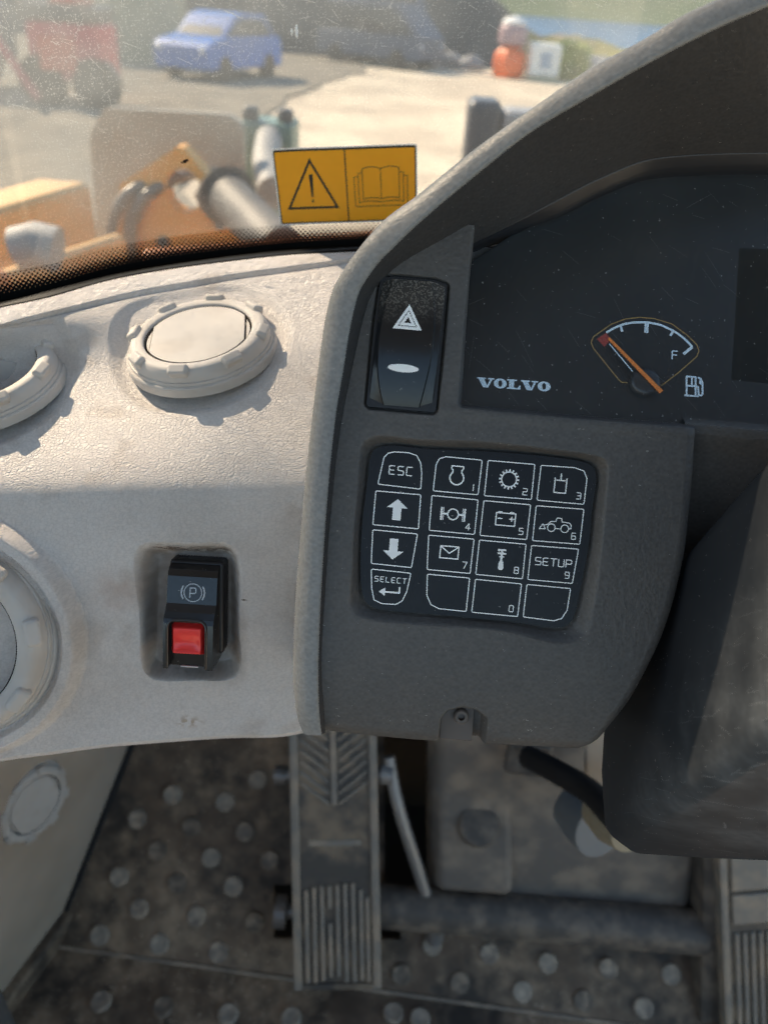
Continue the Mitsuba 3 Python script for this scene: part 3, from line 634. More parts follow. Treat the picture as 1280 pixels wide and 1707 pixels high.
# rubber seal lying between the glass and the dashboard lip
sl = curve(D['dash_rows'][0], 240)
b2 = base + np.array([0, 0, 0])
mid = (sl + b2) / 2 + np.array([0, 0, .0015])
put('windscreen__rubber_seal', sheet(np.array([b2 + [0, .004, -.006], b2 + [0, -.002, .0012], mid, sl + [0, .0005, .0006], sl + [0, -.0005, -.005]])), 'frit_black', True)

fl_ = [arr(q) for q in D['dirt_spots']]
for q, r_, m_, lb_ in ((fl_[0], .0011, 'frit_black', 'small dark dirt fleck'), (fl_[0] + [.0015, 0, .0008], .0008, 'frit_black', 'small dark dirt fleck'), (fl_[0] + [-.0016, 0, -.0007], .0006, 'frit_black', 'small dark dirt fleck'), (fl_[1], .0011, 'print_white', 'small white splash'), (fl_[2], .0018, 'print_white', 'white splash')):
    b_ = trimesh.creation.icosphere(2, 1.0); v_ = arr(b_.vertices); v_ = v_ * (.5 + .9 * meshkit.fbm(v_ * 1.7 + q * 900, 2))[:, None] * (arr([1.0, .18, .9]) if m_ == 'frit_black' else arr([.55, .18, 1.7]))
    tag(put('windscreen__fleck', tri(q + v_ * r_ + [0, -.0015, 0], b_.faces), m_, True), lb_)
# warning sticker on the glass
sp = arr(D['sticker']); ex = sp[1] - sp[0]; W_ = np.linalg.norm(ex); ex /= W_
ey = sp[0] - sp[3]; Hh = np.linalg.norm(ey); ey -= ex * (ey @ ex); ey /= np.linalg.norm(ey); nz = np.cross(ex, ey)
cen = sp.mean(0)
# bend the sticker to the glass: local (x, y) in mm -> point on the glass 1 mm inside
def on_glass(m, lift):
    v = arr(m.vertices) * .001; p = cen + v[:, :1] * ex + v[:, 1:2] * ey
    yb = np.interp(p[:, 0], base[:, 0], base[:, 1]); zb = np.interp(p[:, 0], base[:, 0], base[:, 2])
    p[:, 1] = yb + LEAN * (p[:, 2] - zb) - .0008 - lift - v[:, 2]
    return tri(p, m.faces)
W_, Hh = W_ * 1000, Hh * 1000
t = thing('warning_sticker', 'orange warning sticker with exclamation triangle and open book stuck on the windscreen', 'sticker')
def subd(m, e=4.0): 
    v, f = trimesh.remesh.subdivide_to_size(m.vertices, m.faces, e); return tri(v, f)
rr = lambda w, h, r, dx=0, dy=0: affinity.translate(sbox(-w / 2 + r, -h / 2 + r, w / 2 - r, h / 2 - r).buffer(r), dx, dy)
put(t + '__backing', on_glass(subd(ext(rr(W_ + 1.6, Hh + 1.6, 1.6), .05)), 0), 'sticker_white', False)
put(t + '__border', on_glass(subd(ext(rr(W_, Hh, 1.2), .05)), .00012), 'sticker_black', False)
put(t + '__orange_field', on_glass(subd(ext(rr(W_ / 2 - 1.1, Hh - 1.8, .5, -W_ / 4 + .15, -.2), .05)), .00024), 'sticker_orange', False)
put(t + '__orange_field', on_glass(subd(ext(rr(W_ / 2 - 1.1, Hh - 1.8, .5, W_ / 4 - .15, -.2), .05)), .00024), 'sticker_orange', False)
tx, ty = -W_ / 4 - .2, -2.0
tr_ = Polygon([(tx - 16, ty - 11), (tx + 16, ty - 11), (tx, ty + 18.5)])
ti = Polygon([(tx - 13.6, ty - 9.6), (tx + 13.6, ty - 9.6), (tx, ty + 15.6)])
exc = unary_union([Polygon([(tx - 1.0, ty + 9), (tx + 1.0, ty + 9), (tx + .35, ty - 4), (tx - .35, ty - 4)]).buffer(.2), Point(tx, ty - 6.4).buffer(.8)])
put(t + '__warning_triangle', on_glass(subd(ext(unary_union([tr_.difference(ti), exc]), .05)), .00036), 'sticker_black', False)
bx_, by_ = W_ / 4 - .2, .2
def arcline(x0, x1, y, dy, n=9): return [(x0 + (x1 - x0) * i / n, y + dy * math.sin(math.pi * (.15 + .75 * i / n))) for i in range(n + 1)]
L_ = [[(bx_, by_ + 8.6), (bx_, by_ - 8.4)], arcline(bx_ - 11, bx_, by_ + 8.4, 1.8), arcline(bx_ + 11, bx_, by_ + 8.4, 1.8), arcline(bx_ - 11, bx_, by_ - 9, 1.4), arcline(bx_ + 11, bx_, by_ - 9, 1.4),
      [(bx_ - 11, by_ + 9), (bx_ - 11, by_ - 8.6)], [(bx_ + 11, by_ + 9), (bx_ + 11, by_ - 8.6)]]
for k, (dx, y0, y1) in enumerate(((13.6, 6.6, -10.8), (16.0, 4.6, -12.6))):
    L_ += [[(bx_ - dx + 2.4, y0 + .3 + by_), (bx_ - dx, y0 + by_), (bx_ - dx, y1 + by_)], [(bx_ + dx - 2.4, y0 + .3 + by_), (bx_ + dx, y0 + by_), (bx_ + dx, y1 + by_)],
           arcline(bx_ - dx, bx_, y1 + by_, 1.2 if k == 0 else 0), arcline(bx_ + dx, bx_, y1 + by_, 1.2 if k == 0 else 0)]
put(t + '__book_symbol', on_glass(subd(ext(stroke(L_, .5), .05)), .00036), 'sticker_black', False)

# ------------------------------------------------------------------ instrument console
CF = D['console']
t = thing('instrument_console', 'dark grey moulded instrument console with a rim toned sunlit and a hood toned shaded over the dials', 'console')
NS = 900
def path(rows): return pcurve(rows, NS)
# resample the three traced edges by matching fractions so that rows correspond
O_, I_, Wl, Fl = (arr(D[k]) for k in ('rim_outer', 'rim_inner', 'rim_wall', 'rim_lens'))
tpar = np.r_[0, np.cumsum(np.linalg.norm(np.diff(I_, axis=0), axis=1))]; tpar /= tpar[-1]
ts = np.linspace(0, 1, NS)
P_ = [PchipInterpolator(tpar, q, axis=0)(ts) for q in (O_, I_, Wl, Fl)]
o_, i_, w_, f_ = P_
z = lambda a, dz: a + np.array([0, 0, 1.0]) * (dz if np.ndim(dz) == 0 else np.asarray(dz)[:, None])
hw = np.linalg.norm((i_ - o_)[:, :2], axis=1)
def blend(a, b, k): return a * (1 - k) + b * k
outdir = (o_ - i_); outdir[:, 2] = 0; outdir /= np.linalg.norm(outdir, axis=1, keepdims=True) + 1e-9
rr_ = hw * .80; rz_ = np.minimum(hw * .62, 7.0)
rows = [z(o_, -150), z(o_, -60), z(o_, -20), o_ - np.array([0, 0, 1.0]) * (rz_ + 2)[:, None]]
for a in np.linspace(0, np.pi / 2, 7):          # outer rounding
    rows.append(z(o_ - outdir * (rr_ * (1 - math.cos(a)))[:, None], 0) + np.array([0, 0, 1.0]) * ((rz_ * (math.sin(a) - 1)))[:, None])
rows.append(z(blend(o_, i_, .86), .1))
ri = np.minimum(hw * .12, 1.2)
for a in np.linspace(0, np.pi / 2, 6):          # inner rounding
    rows.append(i_ + outdir * (ri * (1 - math.sin(a)))[:, None] + np.array([0, 0, 1.0]) * (-ri * (1 - math.cos(a)))[:, None])
for k in (.15, .35, .6, .85, 1.0): rows.append(blend(i_ + np.array([0, 0, 1.0]) * (-ri)[:, None], w_, k))
rimg = np.array(rows)
nrim = 4 + 7 + 1 + 6
put(t + '__rim', xf(sheet(rimg[:nrim]), CF), 'rim_sunlit_plastic', True)
tag(t + '__rim', 'grained rim, sunlight put into its pale grey colour')
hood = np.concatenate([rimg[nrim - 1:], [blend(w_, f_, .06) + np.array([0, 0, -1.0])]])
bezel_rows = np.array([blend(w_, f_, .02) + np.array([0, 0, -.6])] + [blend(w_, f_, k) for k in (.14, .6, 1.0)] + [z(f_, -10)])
put(t + '__hood', xf(sheet(hood), CF), 'hood_shaded_plastic', True)
tag(t + '__hood', 'dark hood inside the rim, shade put into its colour')

# panel as a height field with its recesses
pl, prr, pb_ = arr(D['panel_left']), arr(D['panel_right']), arr(D['panel_bottom'])
lens_w = lambda v: -3 - 23 * (v - 50) / 90
def panel_w(U, V):
    w = np.zeros(U.shape)
    w -= np.where(V < -42, .0030 * (V + 42) ** 2, 0)
    m, b = smooth_closed(D['membrane'], 200), smooth_closed(D['bezel'], 200)
    dm, db = dist_poly(m, U, V), dist_poly(b, U, V)
    f = np.where(db > 0, 0, np.where(dm < 0, 1, -db / (np.maximum(dm, 0) + np.maximum(-db, 1e-6))))
    w -= 5.6 * sst(-.05, 1.0, f) * (f > 0)
    lp = dist_poly(D['lens_panel'], U, V)
    fl = sst(2.2, -1.2, lp)
    w = w * (1 - fl) + fl * np.minimum(lens_w(V) - 8, -9)
    hz = dist_poly(np.array(rounded(D['hz_frame'], 1.5).buffer(.5).exterior.coords)[:-1], U, V)
    w -= 2.5 * sst(.7, -.3, hz)
    sc = arr(D['screw']); ds = dist_poly(np.array(Polygon([(-7.6, -95), (-7.6, -75.5), (-5, -71.8), (0, -70.2), (6, -70.8), (10.5, -74), (11.2, -95)]).buffer(-1).buffer(1).exterior.coords)[:-1], U, V)
    w -= 9 * sst(.6, -1.2, ds)
    w += .5 * np.exp(-((V - 47.0 + .02 * U) / 2.2) ** 2) * sst(-24, -14, U)     # lip under the dials
    return w
nu, nvv = 330, 420
sv = np.linspace(0, 1, nvv); su = np.linspace(0, 1, nu)
Lc, Rc = pcurve(pl, nvv), pcurve(prr, nvv)
Vtop = 118.0
U = np.zeros((nvv, nu)); V = np.zeros((nvv, nu))
vb = PchipInterpolator(pb_[:, 0], pb_[:, 1])
vv = np.linspace(Vtop, -87.0, nvv)
for k, v in enumerate(vv):
    ul = np.interp(v, pl[::-1, 1], pl[::-1, 0]); ur = PchipInterpolator(prr[::-1, 1], prr[::-1, 0])(np.clip(v, prr[-1, 1], prr[0, 1]))
    U[k] = ul + (ur - ul) * (1 - (1 - su) ** 1.25); V[k] = v
# bend the lowest rows onto the bottom line
tail = sst(-60, -87, V); V = V + tail * (vb(np.clip(U, -60, 52.3)) + 87.0)
Wp = panel_w(U, V)
edge = np.sqrt(np.maximum(0, (U[:, -1:] - U)))          # distance to right edge
dR = (U[:, -1:] - U); rE = 5.0
Wp -= np.where(dR < rE, rE - np.sqrt(np.maximum(rE ** 2 - (rE - dR) ** 2, 0)), 0)
dB = (V - vb(np.clip(U, -60, 52.3))); rB = 6.0
Wp -= np.where(dB < rB, rB - np.sqrt(np.maximum(rB ** 2 - (rB - np.maximum(dB, 0)) ** 2, 0)), 0)
G_ = np.stack([U, V, Wp], -1)
side = [G_[:, -1] + np.array([dx, 0, dz]) for dx, dz in ((0, -4), (-1, -20), (-3, -90))]
G_ = np.concatenate([G_] + [q[:, None] for q in side], 1)
bot = [G_[-1] + np.array([0, dy, dz]) for dy, dz in ((0.2, -4), (2, -16), (6, -70))]
G_ = np.concatenate([G_] + [q[None] for q in bot], 0)
put(t + '__panel', xf(sheet(G_), CF), 'console_plastic', True)
put(t + '__screw_plate', xf(rbox(-7.2, 6.4, -86.5, -71.5, -20, -11.2, .5), CF), 'screw_plastic', 30)
put(t + '__screw', xf(cat(lathe([(3.1, -12), (3.1, -9.4), (2.5, -8.8), (1.4, -8.8), (1.4, -10.6), (0, -10.6)], 32)), CF, shift=(1.0, -76.0, 0)), 'screw_plastic', 40)
# lower body to the right of the panel
lb = []
for (dv, w0) in ((4, -8), (1, -4), (-2, -4.5), (-10, -9), (-30, -17), (-60, -34), (-110, -80)):
    e = arr(D['ledge']); lb.append(np.c_[np.linspace(78, 250, 40), np.interp(np.linspace(78, 250, 40), e[:, 0], e[:, 1]) + dv - .0, np.full(40, w0)])
put(t + '__lower_body', xf(sheet(PchipInterpolator(np.arange(7), np.array(lb), axis=0)(np.linspace(0, 6, 60))), CF), 'console_plastic', True)

# ------------------------------------------------------------------ dials
LF = D['lens_frame']
t = thing('instrument_cluster', 'dark instrument cluster with fuel gauge and white brand lettering under a clear lens', 'instrument cluster')
lp = Polygon(D['lens'])
put(t + '__bezel', xf(sheet(bezel_rows[:, :560]), CF), 'black_satin', True)
put(t + '__lens', xf(flat_sheet(lp.buffer(.6)), LF), 'lens_clear', False)
put(t + '__dial_face', xf(ext(lp.buffer(3), .3, -4.6), LF), 'dial_face', False)
F0 = -4.25
def flat(poly, key, m, h=.06, zz=F0): return put(t + '__' + key, xf(ext(poly, h, zz), LF), m, False)
go = arr(D['g_outline']); ga = arr(D['g_arc'])
flat(stroke([go], .38), 'fuel_gauge__outline', 'dial_ochre')
flat(unary_union([stroke([pcurve(ga[:9], 60)], .95, 'flat'), stroke([ga[8:]], 1.2, 'flat'), *[stroke([q], w, 'flat') for q, w in zip(D['g_ticks'], (1.0, 1.7, 1.0))]]), 'fuel_gauge__scale', 'dial_white')
flat(Polygon(D['g_red']), 'fuel_gauge__empty_mark', 'dial_red')
fpt = arr(D['g_F']); flat(lettering('F', 3.3, .55, ((fpt[0] + fpt[2]) / 2), width=.9), 'fuel_gauge__letter', 'dial_white')
hb = arr(D['g_hub']); hr = np.linalg.norm(hb[1] - hb[0])
hub = lathe([(hr, -.2), (hr, 1.2), (hr * .92, 2.2), (hr * .7, 2.9), (0, 3.1)], 48); put(t + '__fuel_gauge__hub', xf(hub, LF, shift=(hb[0][0], hb[0][1], F0)), 'hub_black', 50)
nd = arr(D['g_needle']); dirn = (nd[1] - nd[0]) / np.linalg.norm(nd[1] - nd[0]); pn = np.array([-dirn[1], dirn[0]])
needle = Polygon([nd[0] + pn * .5, nd[0] - pn * .5, nd[1] - pn * .85, nd[1] + pn * .85])
put(t + '__fuel_gauge__needle', xf(ext(needle, .5, F0 + 3.3), LF, shift=(0, 0, 0)), 'needle_orange', False)
gw = arr(D['g_white']); flat(stroke([gw], .5, 'flat'), 'fuel_gauge__needle_tail', 'dial_white', zz=F0 + 1.0)
gp = arr(D['g_pump']); px0, px1 = gp[0], gp[5]
x0, y0 = gp[0]; x1, y1 = gp[3]; w_ = x1 - x0
pump = stroke([[(x0 + .2, y0 + .1), (x0 + .2, y1), (x0 + w_ * .82, y1), (x0 + w_ * .82, y0 + .1)], [(x0 - .5, y0), (x0 + w_ * 1.02, y0)], [(x0 + .2, y0 + (y1 - y0) * .52), (x0 + w_ * .82, y0 + (y1 - y0) * .52)], [(x0 + w_ * .5, y0 + (y1 - y0) * .5), (x0 + w_ * .5, y1 - .2)],
               [(x0 + w_ * .85, y0 + 4.2), (x0 + w_ * 1.05, y0 + 3.9), (x0 + w_ * 1.08, y0 + .7), (x0 + w_ * 1.3, y0 + .4), (x0 + w_ * 1.42, y0 + 1.0), (x0 + w_ * 1.42, y1 - 2.2), (x0 + w_ * 1.25, y1 - .4), (x0 + w_ * 1.05, y1 - .2)], [(x0 + w_ * 1.25, y1 - .6), (x0 + w_ * 1.2, y1 - 2.4), (x0 + w_ * 1.42, y1 - 2.8)]], .75)
flat(pump, 'fuel_pump_symbol', 'dial_white')
# brand lettering, wide slab serif
def slab(ch, h):
    w = h * (1.62 if ch == 'V' else 1.22 if ch == 'O' else 1.28)
    if ch == 'V':
        g = unary_union([sbox(0, h * .86, w * .52, h), sbox(w * .62, h * .86, w, h), Polygon([(w * .07, h * .9), (w * .40, h * .9), (w * .60, h * .22), (w * .76, h * .9), (w * .90, h * .9), (w * .66, 0), (w * .36, 0)])])
    elif ch == 'O':
        e = affinity.scale(Point(0, 0).buffer(1), w / 2, h / 2 * 1.02); i = affinity.scale(Point(0, 0).buffer(1), w * .15, h * .34)
        g = affinity.translate(e.difference(i), w / 2, h / 2)
    else:
        g = unary_union([sbox(0, 0, w, h * .15), sbox(0, h * .86, w * .72, h), sbox(w * .16, 0, w * .52, h), Polygon([(w * .7, 0), (w, 0), (w, h * .42), (w * .92, h * .42)])])
    return g, w
lg = arr(D['logo']); Lw = lg[1][0] - lg[0][0]; gl, x, hh_ = [], 0, 1.0
for ch in 'VOLVO':
    q, w = slab(ch, hh_); gl.append(affinity.translate(q, x, 0)); x += w * (.96 if ch == 'V' else 1.0) + .02
word = unary_union(gl); b = word.bounds; sc = Lw / (b[2] - b[0])
hl = np.linalg.norm(lg[0] - lg[3]) * .93
word = affinity.scale(word, sc, hl, origin=(0, 0)); ang_ = math.degrees(math.atan2(lg[1][1] - lg[0][1], Lw))
word = affinity.translate(affinity.rotate(word, ang_, origin=(0, 0)), lg[0][0], lg[0][1] - hl)
flat(word, 'lettering', 'dial_white')
flat(Polygon(D['display']), 'display_window', 'display_dark', zz=-4.2)

# ------------------------------------------------------------------ hazard light switch
t = thing('hazard_switch', 'black rocker switch with white double triangle and oval lamp on the console', 'switch')
hf_ = rounded(D['hz_frame'], 1.2)
put(t + '__frame', xf(ext(hf_, 3.0, -2.6), CF), 'black_satin', 30)
hl_, hr_ = arr(D['hz_left']), arr(D['hz_right'])
def hzw(v): return 4.6 - 3.6 * ((v - 72) / 25.0) ** 2
ul = lambda v: np.interp(v, [47.5, 95.5], [-46.1, -44.1]); ur = lambda v: np.interp(v, [47.5, 95.5], [-21.2, -19.8])
al = PchipInterpolator(hl_[::-1, 1], hl_[::-1, 0]); ar = PchipInterpolator(hr_[::-1, 1], hr_[::-1, 0])
vg = np.linspace(47.6, 95.4, 70); cols_ = []
gr = []
for v in vg:
    a, b = float(al(np.clip(v, hl_[-1, 1], hl_[0, 1]))), float(ar(np.clip(v, hr_[-1, 1], hr_[0, 1])))
    l, r = ul(v), ur(v); a = max(a, l + .3); b = min(b, r - .3); w = hzw(v)
    us = [l, l, l + .4, a - .25, a, a + .25] + list(np.linspace(a + .6, b - .6, 14)) + [b - .25, b, b + .25, r - .4, r, r]
    ws = [-1, w - 1.9, w - 1.4, w - .95, w - .35, w - .02] + [w] * 14 + [w - .02, w - .35, w - .95, w - 1.4, w - 1.9, -1]
    gr.append(np.c_[us, np.full(len(us), v), ws])
gr = np.array(gr); e0 = gr[0].copy(); e0[:, 2] = -1; e1 = gr[-1].copy(); e1[:, 2] = -1
gr = np.concatenate([[e0], gr, [e1]])
put(t + '__rocker', xf(sheet(gr), CF), 'hazard_black', 35)
def drape(poly, h=.08):
    m = subd(ext(poly, h), 1.5); m.vertices[:, 2] += hzw(m.vertices[:, 1]) + .02; return m
tp = arr(D['hz_tri']); c0 = tp.mean(0); sc = lambda k: Polygon(c0 + (tp - c0) * k)
put(t + '__triangle_symbol', xf(drape(unary_union([sc(1.0).difference(sc(.66)), sc(.58).difference(sc(.24))])), CF), 'print_white', False)
lm = arr(D['hz_lamp']); lc = (lm[0] + lm[1]) / 2; aw = np.linalg.norm(lm[1] - lm[0]) / 2
put(t + '__indicator_lamp', xf(drape(affinity.rotate(affinity.translate(affinity.scale(Point(0, 0).buffer(1), aw, 1.5), *lc), -1)), CF), 'print_white', False)

# ------------------------------------------------------------------ keypad
t = thing('keypad', 'black membrane keypad of sixteen white outlined keys in the console', 'keypad')
put(t + '__membrane', xf(ext(Polygon(smooth_closed(D['membrane'], 240)), 2.0, -5.4), CF), 'membrane', False)
A = {k: arr(v) for k, v in D['anchor'].items()}
KW = .42
def poly_at(k, lines, w=.55, **kw): return affinity.translate(affinity.rotate(stroke(lines, w, **kw), -.6, origin=(0, 0)), *A[k])
def sh(k, g): return affinity.translate(affinity.rotate(g, -.6, origin=(0, 0)), *A[k])
arrow = Polygon([(0, 4.3), (4.1, .8), (1.7, .8), (1.7, -4.1), (-1.7, -4.1), (-1.7, .8), (-4.1, .8)])
circ = lambda r, x=0, y=0: Point(x, y).buffer(r)
ring = lambda r, w, x=0, y=0: circ(r + w / 2, x, y).difference(circ(r - w / 2, x, y))
gear = unary_union([ring(2.9, .5)] + [affinity.rotate(sbox(3.1, -.33, 4.0, .33), i * 360 / 16, origin=(0, 0)) for i in range(16)])
engine = unary_union([ring(2.7, .6, 0, -.9).difference(sbox(-1.6, 1.0, 1.6, 4)), stroke([[(-1.75, 1.2), (-1.75, 2.2), (-2.3, 2.6), (-2.3, 3.7), (2.3, 3.7), (2.3, 2.6), (1.75, 2.2), (1.75, 1.2)]], .5)])
cyl = stroke([[(-2.3, 2.3), (-2.3, -3.4), (2.3, -3.4), (2.3, 2.3)], [(0, 4), (0, 1.6)], [(-1.6, 1.5), (1.6, 1.5)]], .5)
axle = unary_union([ring(2.1, .55), stroke([[(-4.6, 2.6), (-4.6, -2.6)], [(4.6, 2.6), (4.6, -2.6)], [(-4.6, 0), (-2.2, 0)], [(4.6, 0), (2.2, 0)]], .75, 'flat'), stroke([[(-3.8, 2.6), (-3.8, -2.6)], [(3.8, 2.6), (3.8, -2.6)]], .3, 'flat')])
bat = stroke([[(-3.8, 2.3), (3.8, 2.3), (3.8, -2.6), (-3.8, -2.6), (-3.8, 2.3)], [(-3.0, .1), (-1.5, .1)], [(1.6, .1), (3.2, .1)], [(2.4, .9), (2.4, -.7)], [(-2.9, 2.7), (-1.7, 2.7)], [(1.7, 2.7), (2.9, 2.7)]], .5)
loader = unary_union([ring(1.5, .38, -2.1, -1.4), ring(1.5, .38, 3.2, -1.4), stroke([[(-6.8, -2.2), (-5.6, -.2), (-4.4, -2.0), (-6.8, -2.2)], [(-5.2, -.6), (-3.6, -.2), (-2.6, 1.0), (-.6, 1.2), (-.2, 2.6), (1.6, 2.6), (1.9, 1.2), (4.8, 1.0), (5.6, .2), (5.6, -1.2), (4.8, -1.4)], [(-.5, -1.6), (1.6, -1.6)]], .38)])
mail = stroke([[(-3.6, 2.4), (3.6, 2.4), (3.6, -2.4), (-3.6, -2.4), (-3.6, 2.4)], [(-3.5, 2.3), (0, -.4), (3.5, 2.3)]], .5)
tool = unary_union([Polygon([(-.75, -1), (.75, -1), (1.0, -3.6), (.5, -4.2), (-.5, -4.2), (-1.0, -3.6)]).buffer(.12), sbox(-.45, -1, .45, 3.9), sbox(-1.7, 3.3, 1.6, 4.0), sbox(-1.7, 1.9, 1.7, 2.6), sbox(-1.6, 3.0, -.9, 3.7), sbox(-1.0, .7, 1.0, 1.2)])
enter = unary_union([Polygon([(-4.2, -.4), (-1.6, 1.3), (-1.6, -2.1)]), stroke([[(-2, -.4), (4.0, -.4), (4.0, 1.7)]], .7)])
symb = {'esc': [('lettering', sh('ESC', lettering('ESC', 3.3, .42, gap=.5, width=.95)))], 'up': [('symbol', sh('up', arrow))], 'down': [('symbol', sh('down', affinity.scale(arrow, 1, -1, origin=(0, 0))))],
        'select': [('lettering', sh('SELECT', lettering('SELECT', 2.0, .32, gap=.6, width=.95))), ('symbol', sh('enter', enter))],
        'k1': [('symbol', sh('engine', engine))], 'k2': [('symbol', sh('gear', gear))], 'k3': [('symbol', sh('cyl', cyl))], 'k4': [('symbol', sh('axle', axle))], 'k5': [('symbol', sh('bat', bat))],
        'k6': [('symbol', sh('loader', loader))], 'k7': [('symbol', sh('mail', mail))], 'k8': [('symbol', sh('tool', tool))], 'k9': [('lettering', sh('SETUP', lettering('SETUP', 2.9, .40, gap=.42, width=1.05)))], 'k0': [], 'blank': [], 'blank2': []}
names = {'esc': 'key reading ESC', 'up': 'key with up arrow', 'down': 'key with down arrow', 'select': 'key reading SELECT with bent arrow', 'k1': 'key 1 with engine symbol', 'k2': 'key 2 with gear symbol', 'k3': 'key 3 with cylinder symbol',
         'k4': 'key 4 with axle symbol', 'k5': 'key 5 with battery symbol', 'k6': 'key 6 with wheel loader symbol', 'k7': 'key 7 with envelope symbol', 'k8': 'key 8 with wrench symbol', 'k9': 'key 9 reading SETUP', 'k0': 'key 0', 'blank': 'blank key at bottom, left of key 0', 'blank2': 'blank key at bottom right'}
for k, ptsk in D['keys'].items():
    raw = Polygon(ptsk).buffer(0)
    rk = 2.0 if k in ('esc', 'select', 'k1', 'k3', 'blank', 'blank2') else .55
    pk = raw.buffer(-.5).buffer(.5) if rk < 1 else raw.buffer(-.6).buffer(.6)
    kk = unique(t + '__key'); put(kk, xf(ext(pk, .25, -3.45), CF), 'membrane', False); tag(kk, names[k])
    put(kk + '__outline', xf(ext(pk.exterior.buffer(KW / 2), .04, -3.19), CF), 'print_white', False)
    for nm, gm in symb[k]: put(kk + '__' + nm, xf(ext(gm, .04, -3.19), CF), 'print_white', False)
    if k[0] == 'k':
        d = k[1]; put(kk + '__number', xf(ext(sh('d' + d, lettering(d, 2.5, .38, width=.95)), .04, -3.19), CF), 'print_white', False)

# ------------------------------------------------------------------ floor and pedals
def floor_col(p, n, uv):
    a = fbm(p.x * 9, p.y * 9, p.z * 9, 5); b = fbm(p.x * 70, p.y * 70, p.z * 70, 4); g = noise(p.x * 420, p.y * 420, p.z * 420)
    k = smoothstep(.30, .74, .62 * a + .38 * b)
    c = mix((.055, .047, .040), (.46, .335, .225), k * (.5 + .5 * b))
    c = mix(c, (.16, .11, .075), .55 * smoothstep(.52, .66, fbm(p.x * 25 + 9, p.y * 25, p.z * 25, 4)))
    return mix(c, (.60, .48, .36), .5 * smoothstep(.78, .9, g) * smoothstep(.35, .6, a))
scene['floor_rubber'] = two(bump(lambda p, n, uv: fbm(p.x * 150, p.y * 150, p.z * 150, 3), pr(proc(floor_col), .6, .35), .0012, .0005))
for q_, (c1, c2, am) in enumerate((((.16, .135, .11), (.42, .33, .24), .7), ((.24, .205, .17), (.55, .45, .34), .8), ((.32, .28, .23), (.60, .50, .39), .7))):
    scene[f'stud_worn_{q_}'] = two(pr(proc(dusty(c1, c2, am, 160)), .6, .35))
scene['stud_rubber'] = two(pr(proc(dusty((.25, .21, .17), (.52, .41, .30), .8, 60)), .6, .35))
scene['trim_beige'] = two(bump(pebble, pr(proc(dusty((.45, .375, .30), (.33, .265, .20), .7, 9)), .6, .35), .0003, .0002))
scene['pedal_metal'] = two(pr(proc(dusty((.085, .078, .07), (.30, .23, .16), .8, 40)), .5, .4))
scene['pedal_ridge'] = two(pr(proc(dusty((.24, .22, .19), (.42, .33, .24), .8, 45)), .5, .4))
scene['box_grey'] = two(pr(proc(dusty((.15, .135, .12), (.32, .26, .20), .7, 40)), .6, .35))
scene['dark_void'] = two(pr((.02, .018, .016), .8, .2))
scene['dull_steel'] = two(pr((.30, .29, .28), .45, .5, metallic=.5))
scene['tube_grey'] = two(pr(proc(dusty((.10, .09, .08), (.27, .22, .17), .7, 60)), .5, .4))

ft = D['toe']; seam = arr(D['seam']); sd = arr(ft[1]); so = arr(ft[0])
S_ = lambda k: so + sd * k
fl = ext(sbox(-.06, -.62, .95, .004), .02, -.02)
fl_fr = [so, sd, np.array([-sd[1], sd[0], 0]), [0, 0, 1]]
put('cab_floor', xf(fl, fl_fr, 1.0), 'floor_rubber', False)
tag('cab_floor', 'black studded rubber cab floor, dusty, below the pedals', kind='structure')
toe = sbox(-.06, -.004, .95, .30).difference(Polygon(D['toe_hole']).buffer(0))
put('cab_floor__toe_board', xf(ext(toe, .01, -.01), ft, 1.0), 'floor_rubber', False)
put('cab_floor__seam_strip', tube([S_(k) + np.array([0, 0, .001]) for k in np.linspace(-.04, .9, 30)], .0022, 10), 'stud_rubber', 50)
stud = lathe([(.0112, -.002), (.0108, .0022), (.0098, .0034), (.0080, .0038), (.0068, .0030), (.0040, .0028), (0, .0030)], 24)
rs = np.random.default_rng(12)
for u, v in D['studs_toe']:
    m = stud.copy(); m.vertices[:, 2] *= rs.uniform(.75, 1.35); m.apply_translation([u, v, 0]); put('cab_floor__stud', xf(m, ft, 1.0), f'stud_worn_{rs.integers(3)}', 30)
for x, y in D['studs_floor']:
    m = stud.copy(); m.apply_translation([x, y, 0]); put('cab_floor__stud', m, f'stud_worn_{rs.integers(3)}', 30)
# bulkhead and well behind the pedals
gbb = curve(D['glass_base'], 60); cowl = np.array([gbb + [0, .004, -.004], gbb + [0, .02, -.03], np.c_[gbb[:, 0], np.full(60, .715), np.full(60, .62)]])
cowl[2, :, 1] = np.maximum(.715, gbb[:, 1] + .05)
put('bulkhead', cat(trimesh.creation.box(bounds=[[-.6, .71, -.2], [.9, .73, .625]]), trimesh.creation.box(bounds=[[-.6, .40, -.12], [.9, .74, -.1]]), sheet(cowl)), 'dark_void', False)
tag('bulkhead', 'dark cab bulkhead behind the pedals', kind='structure')
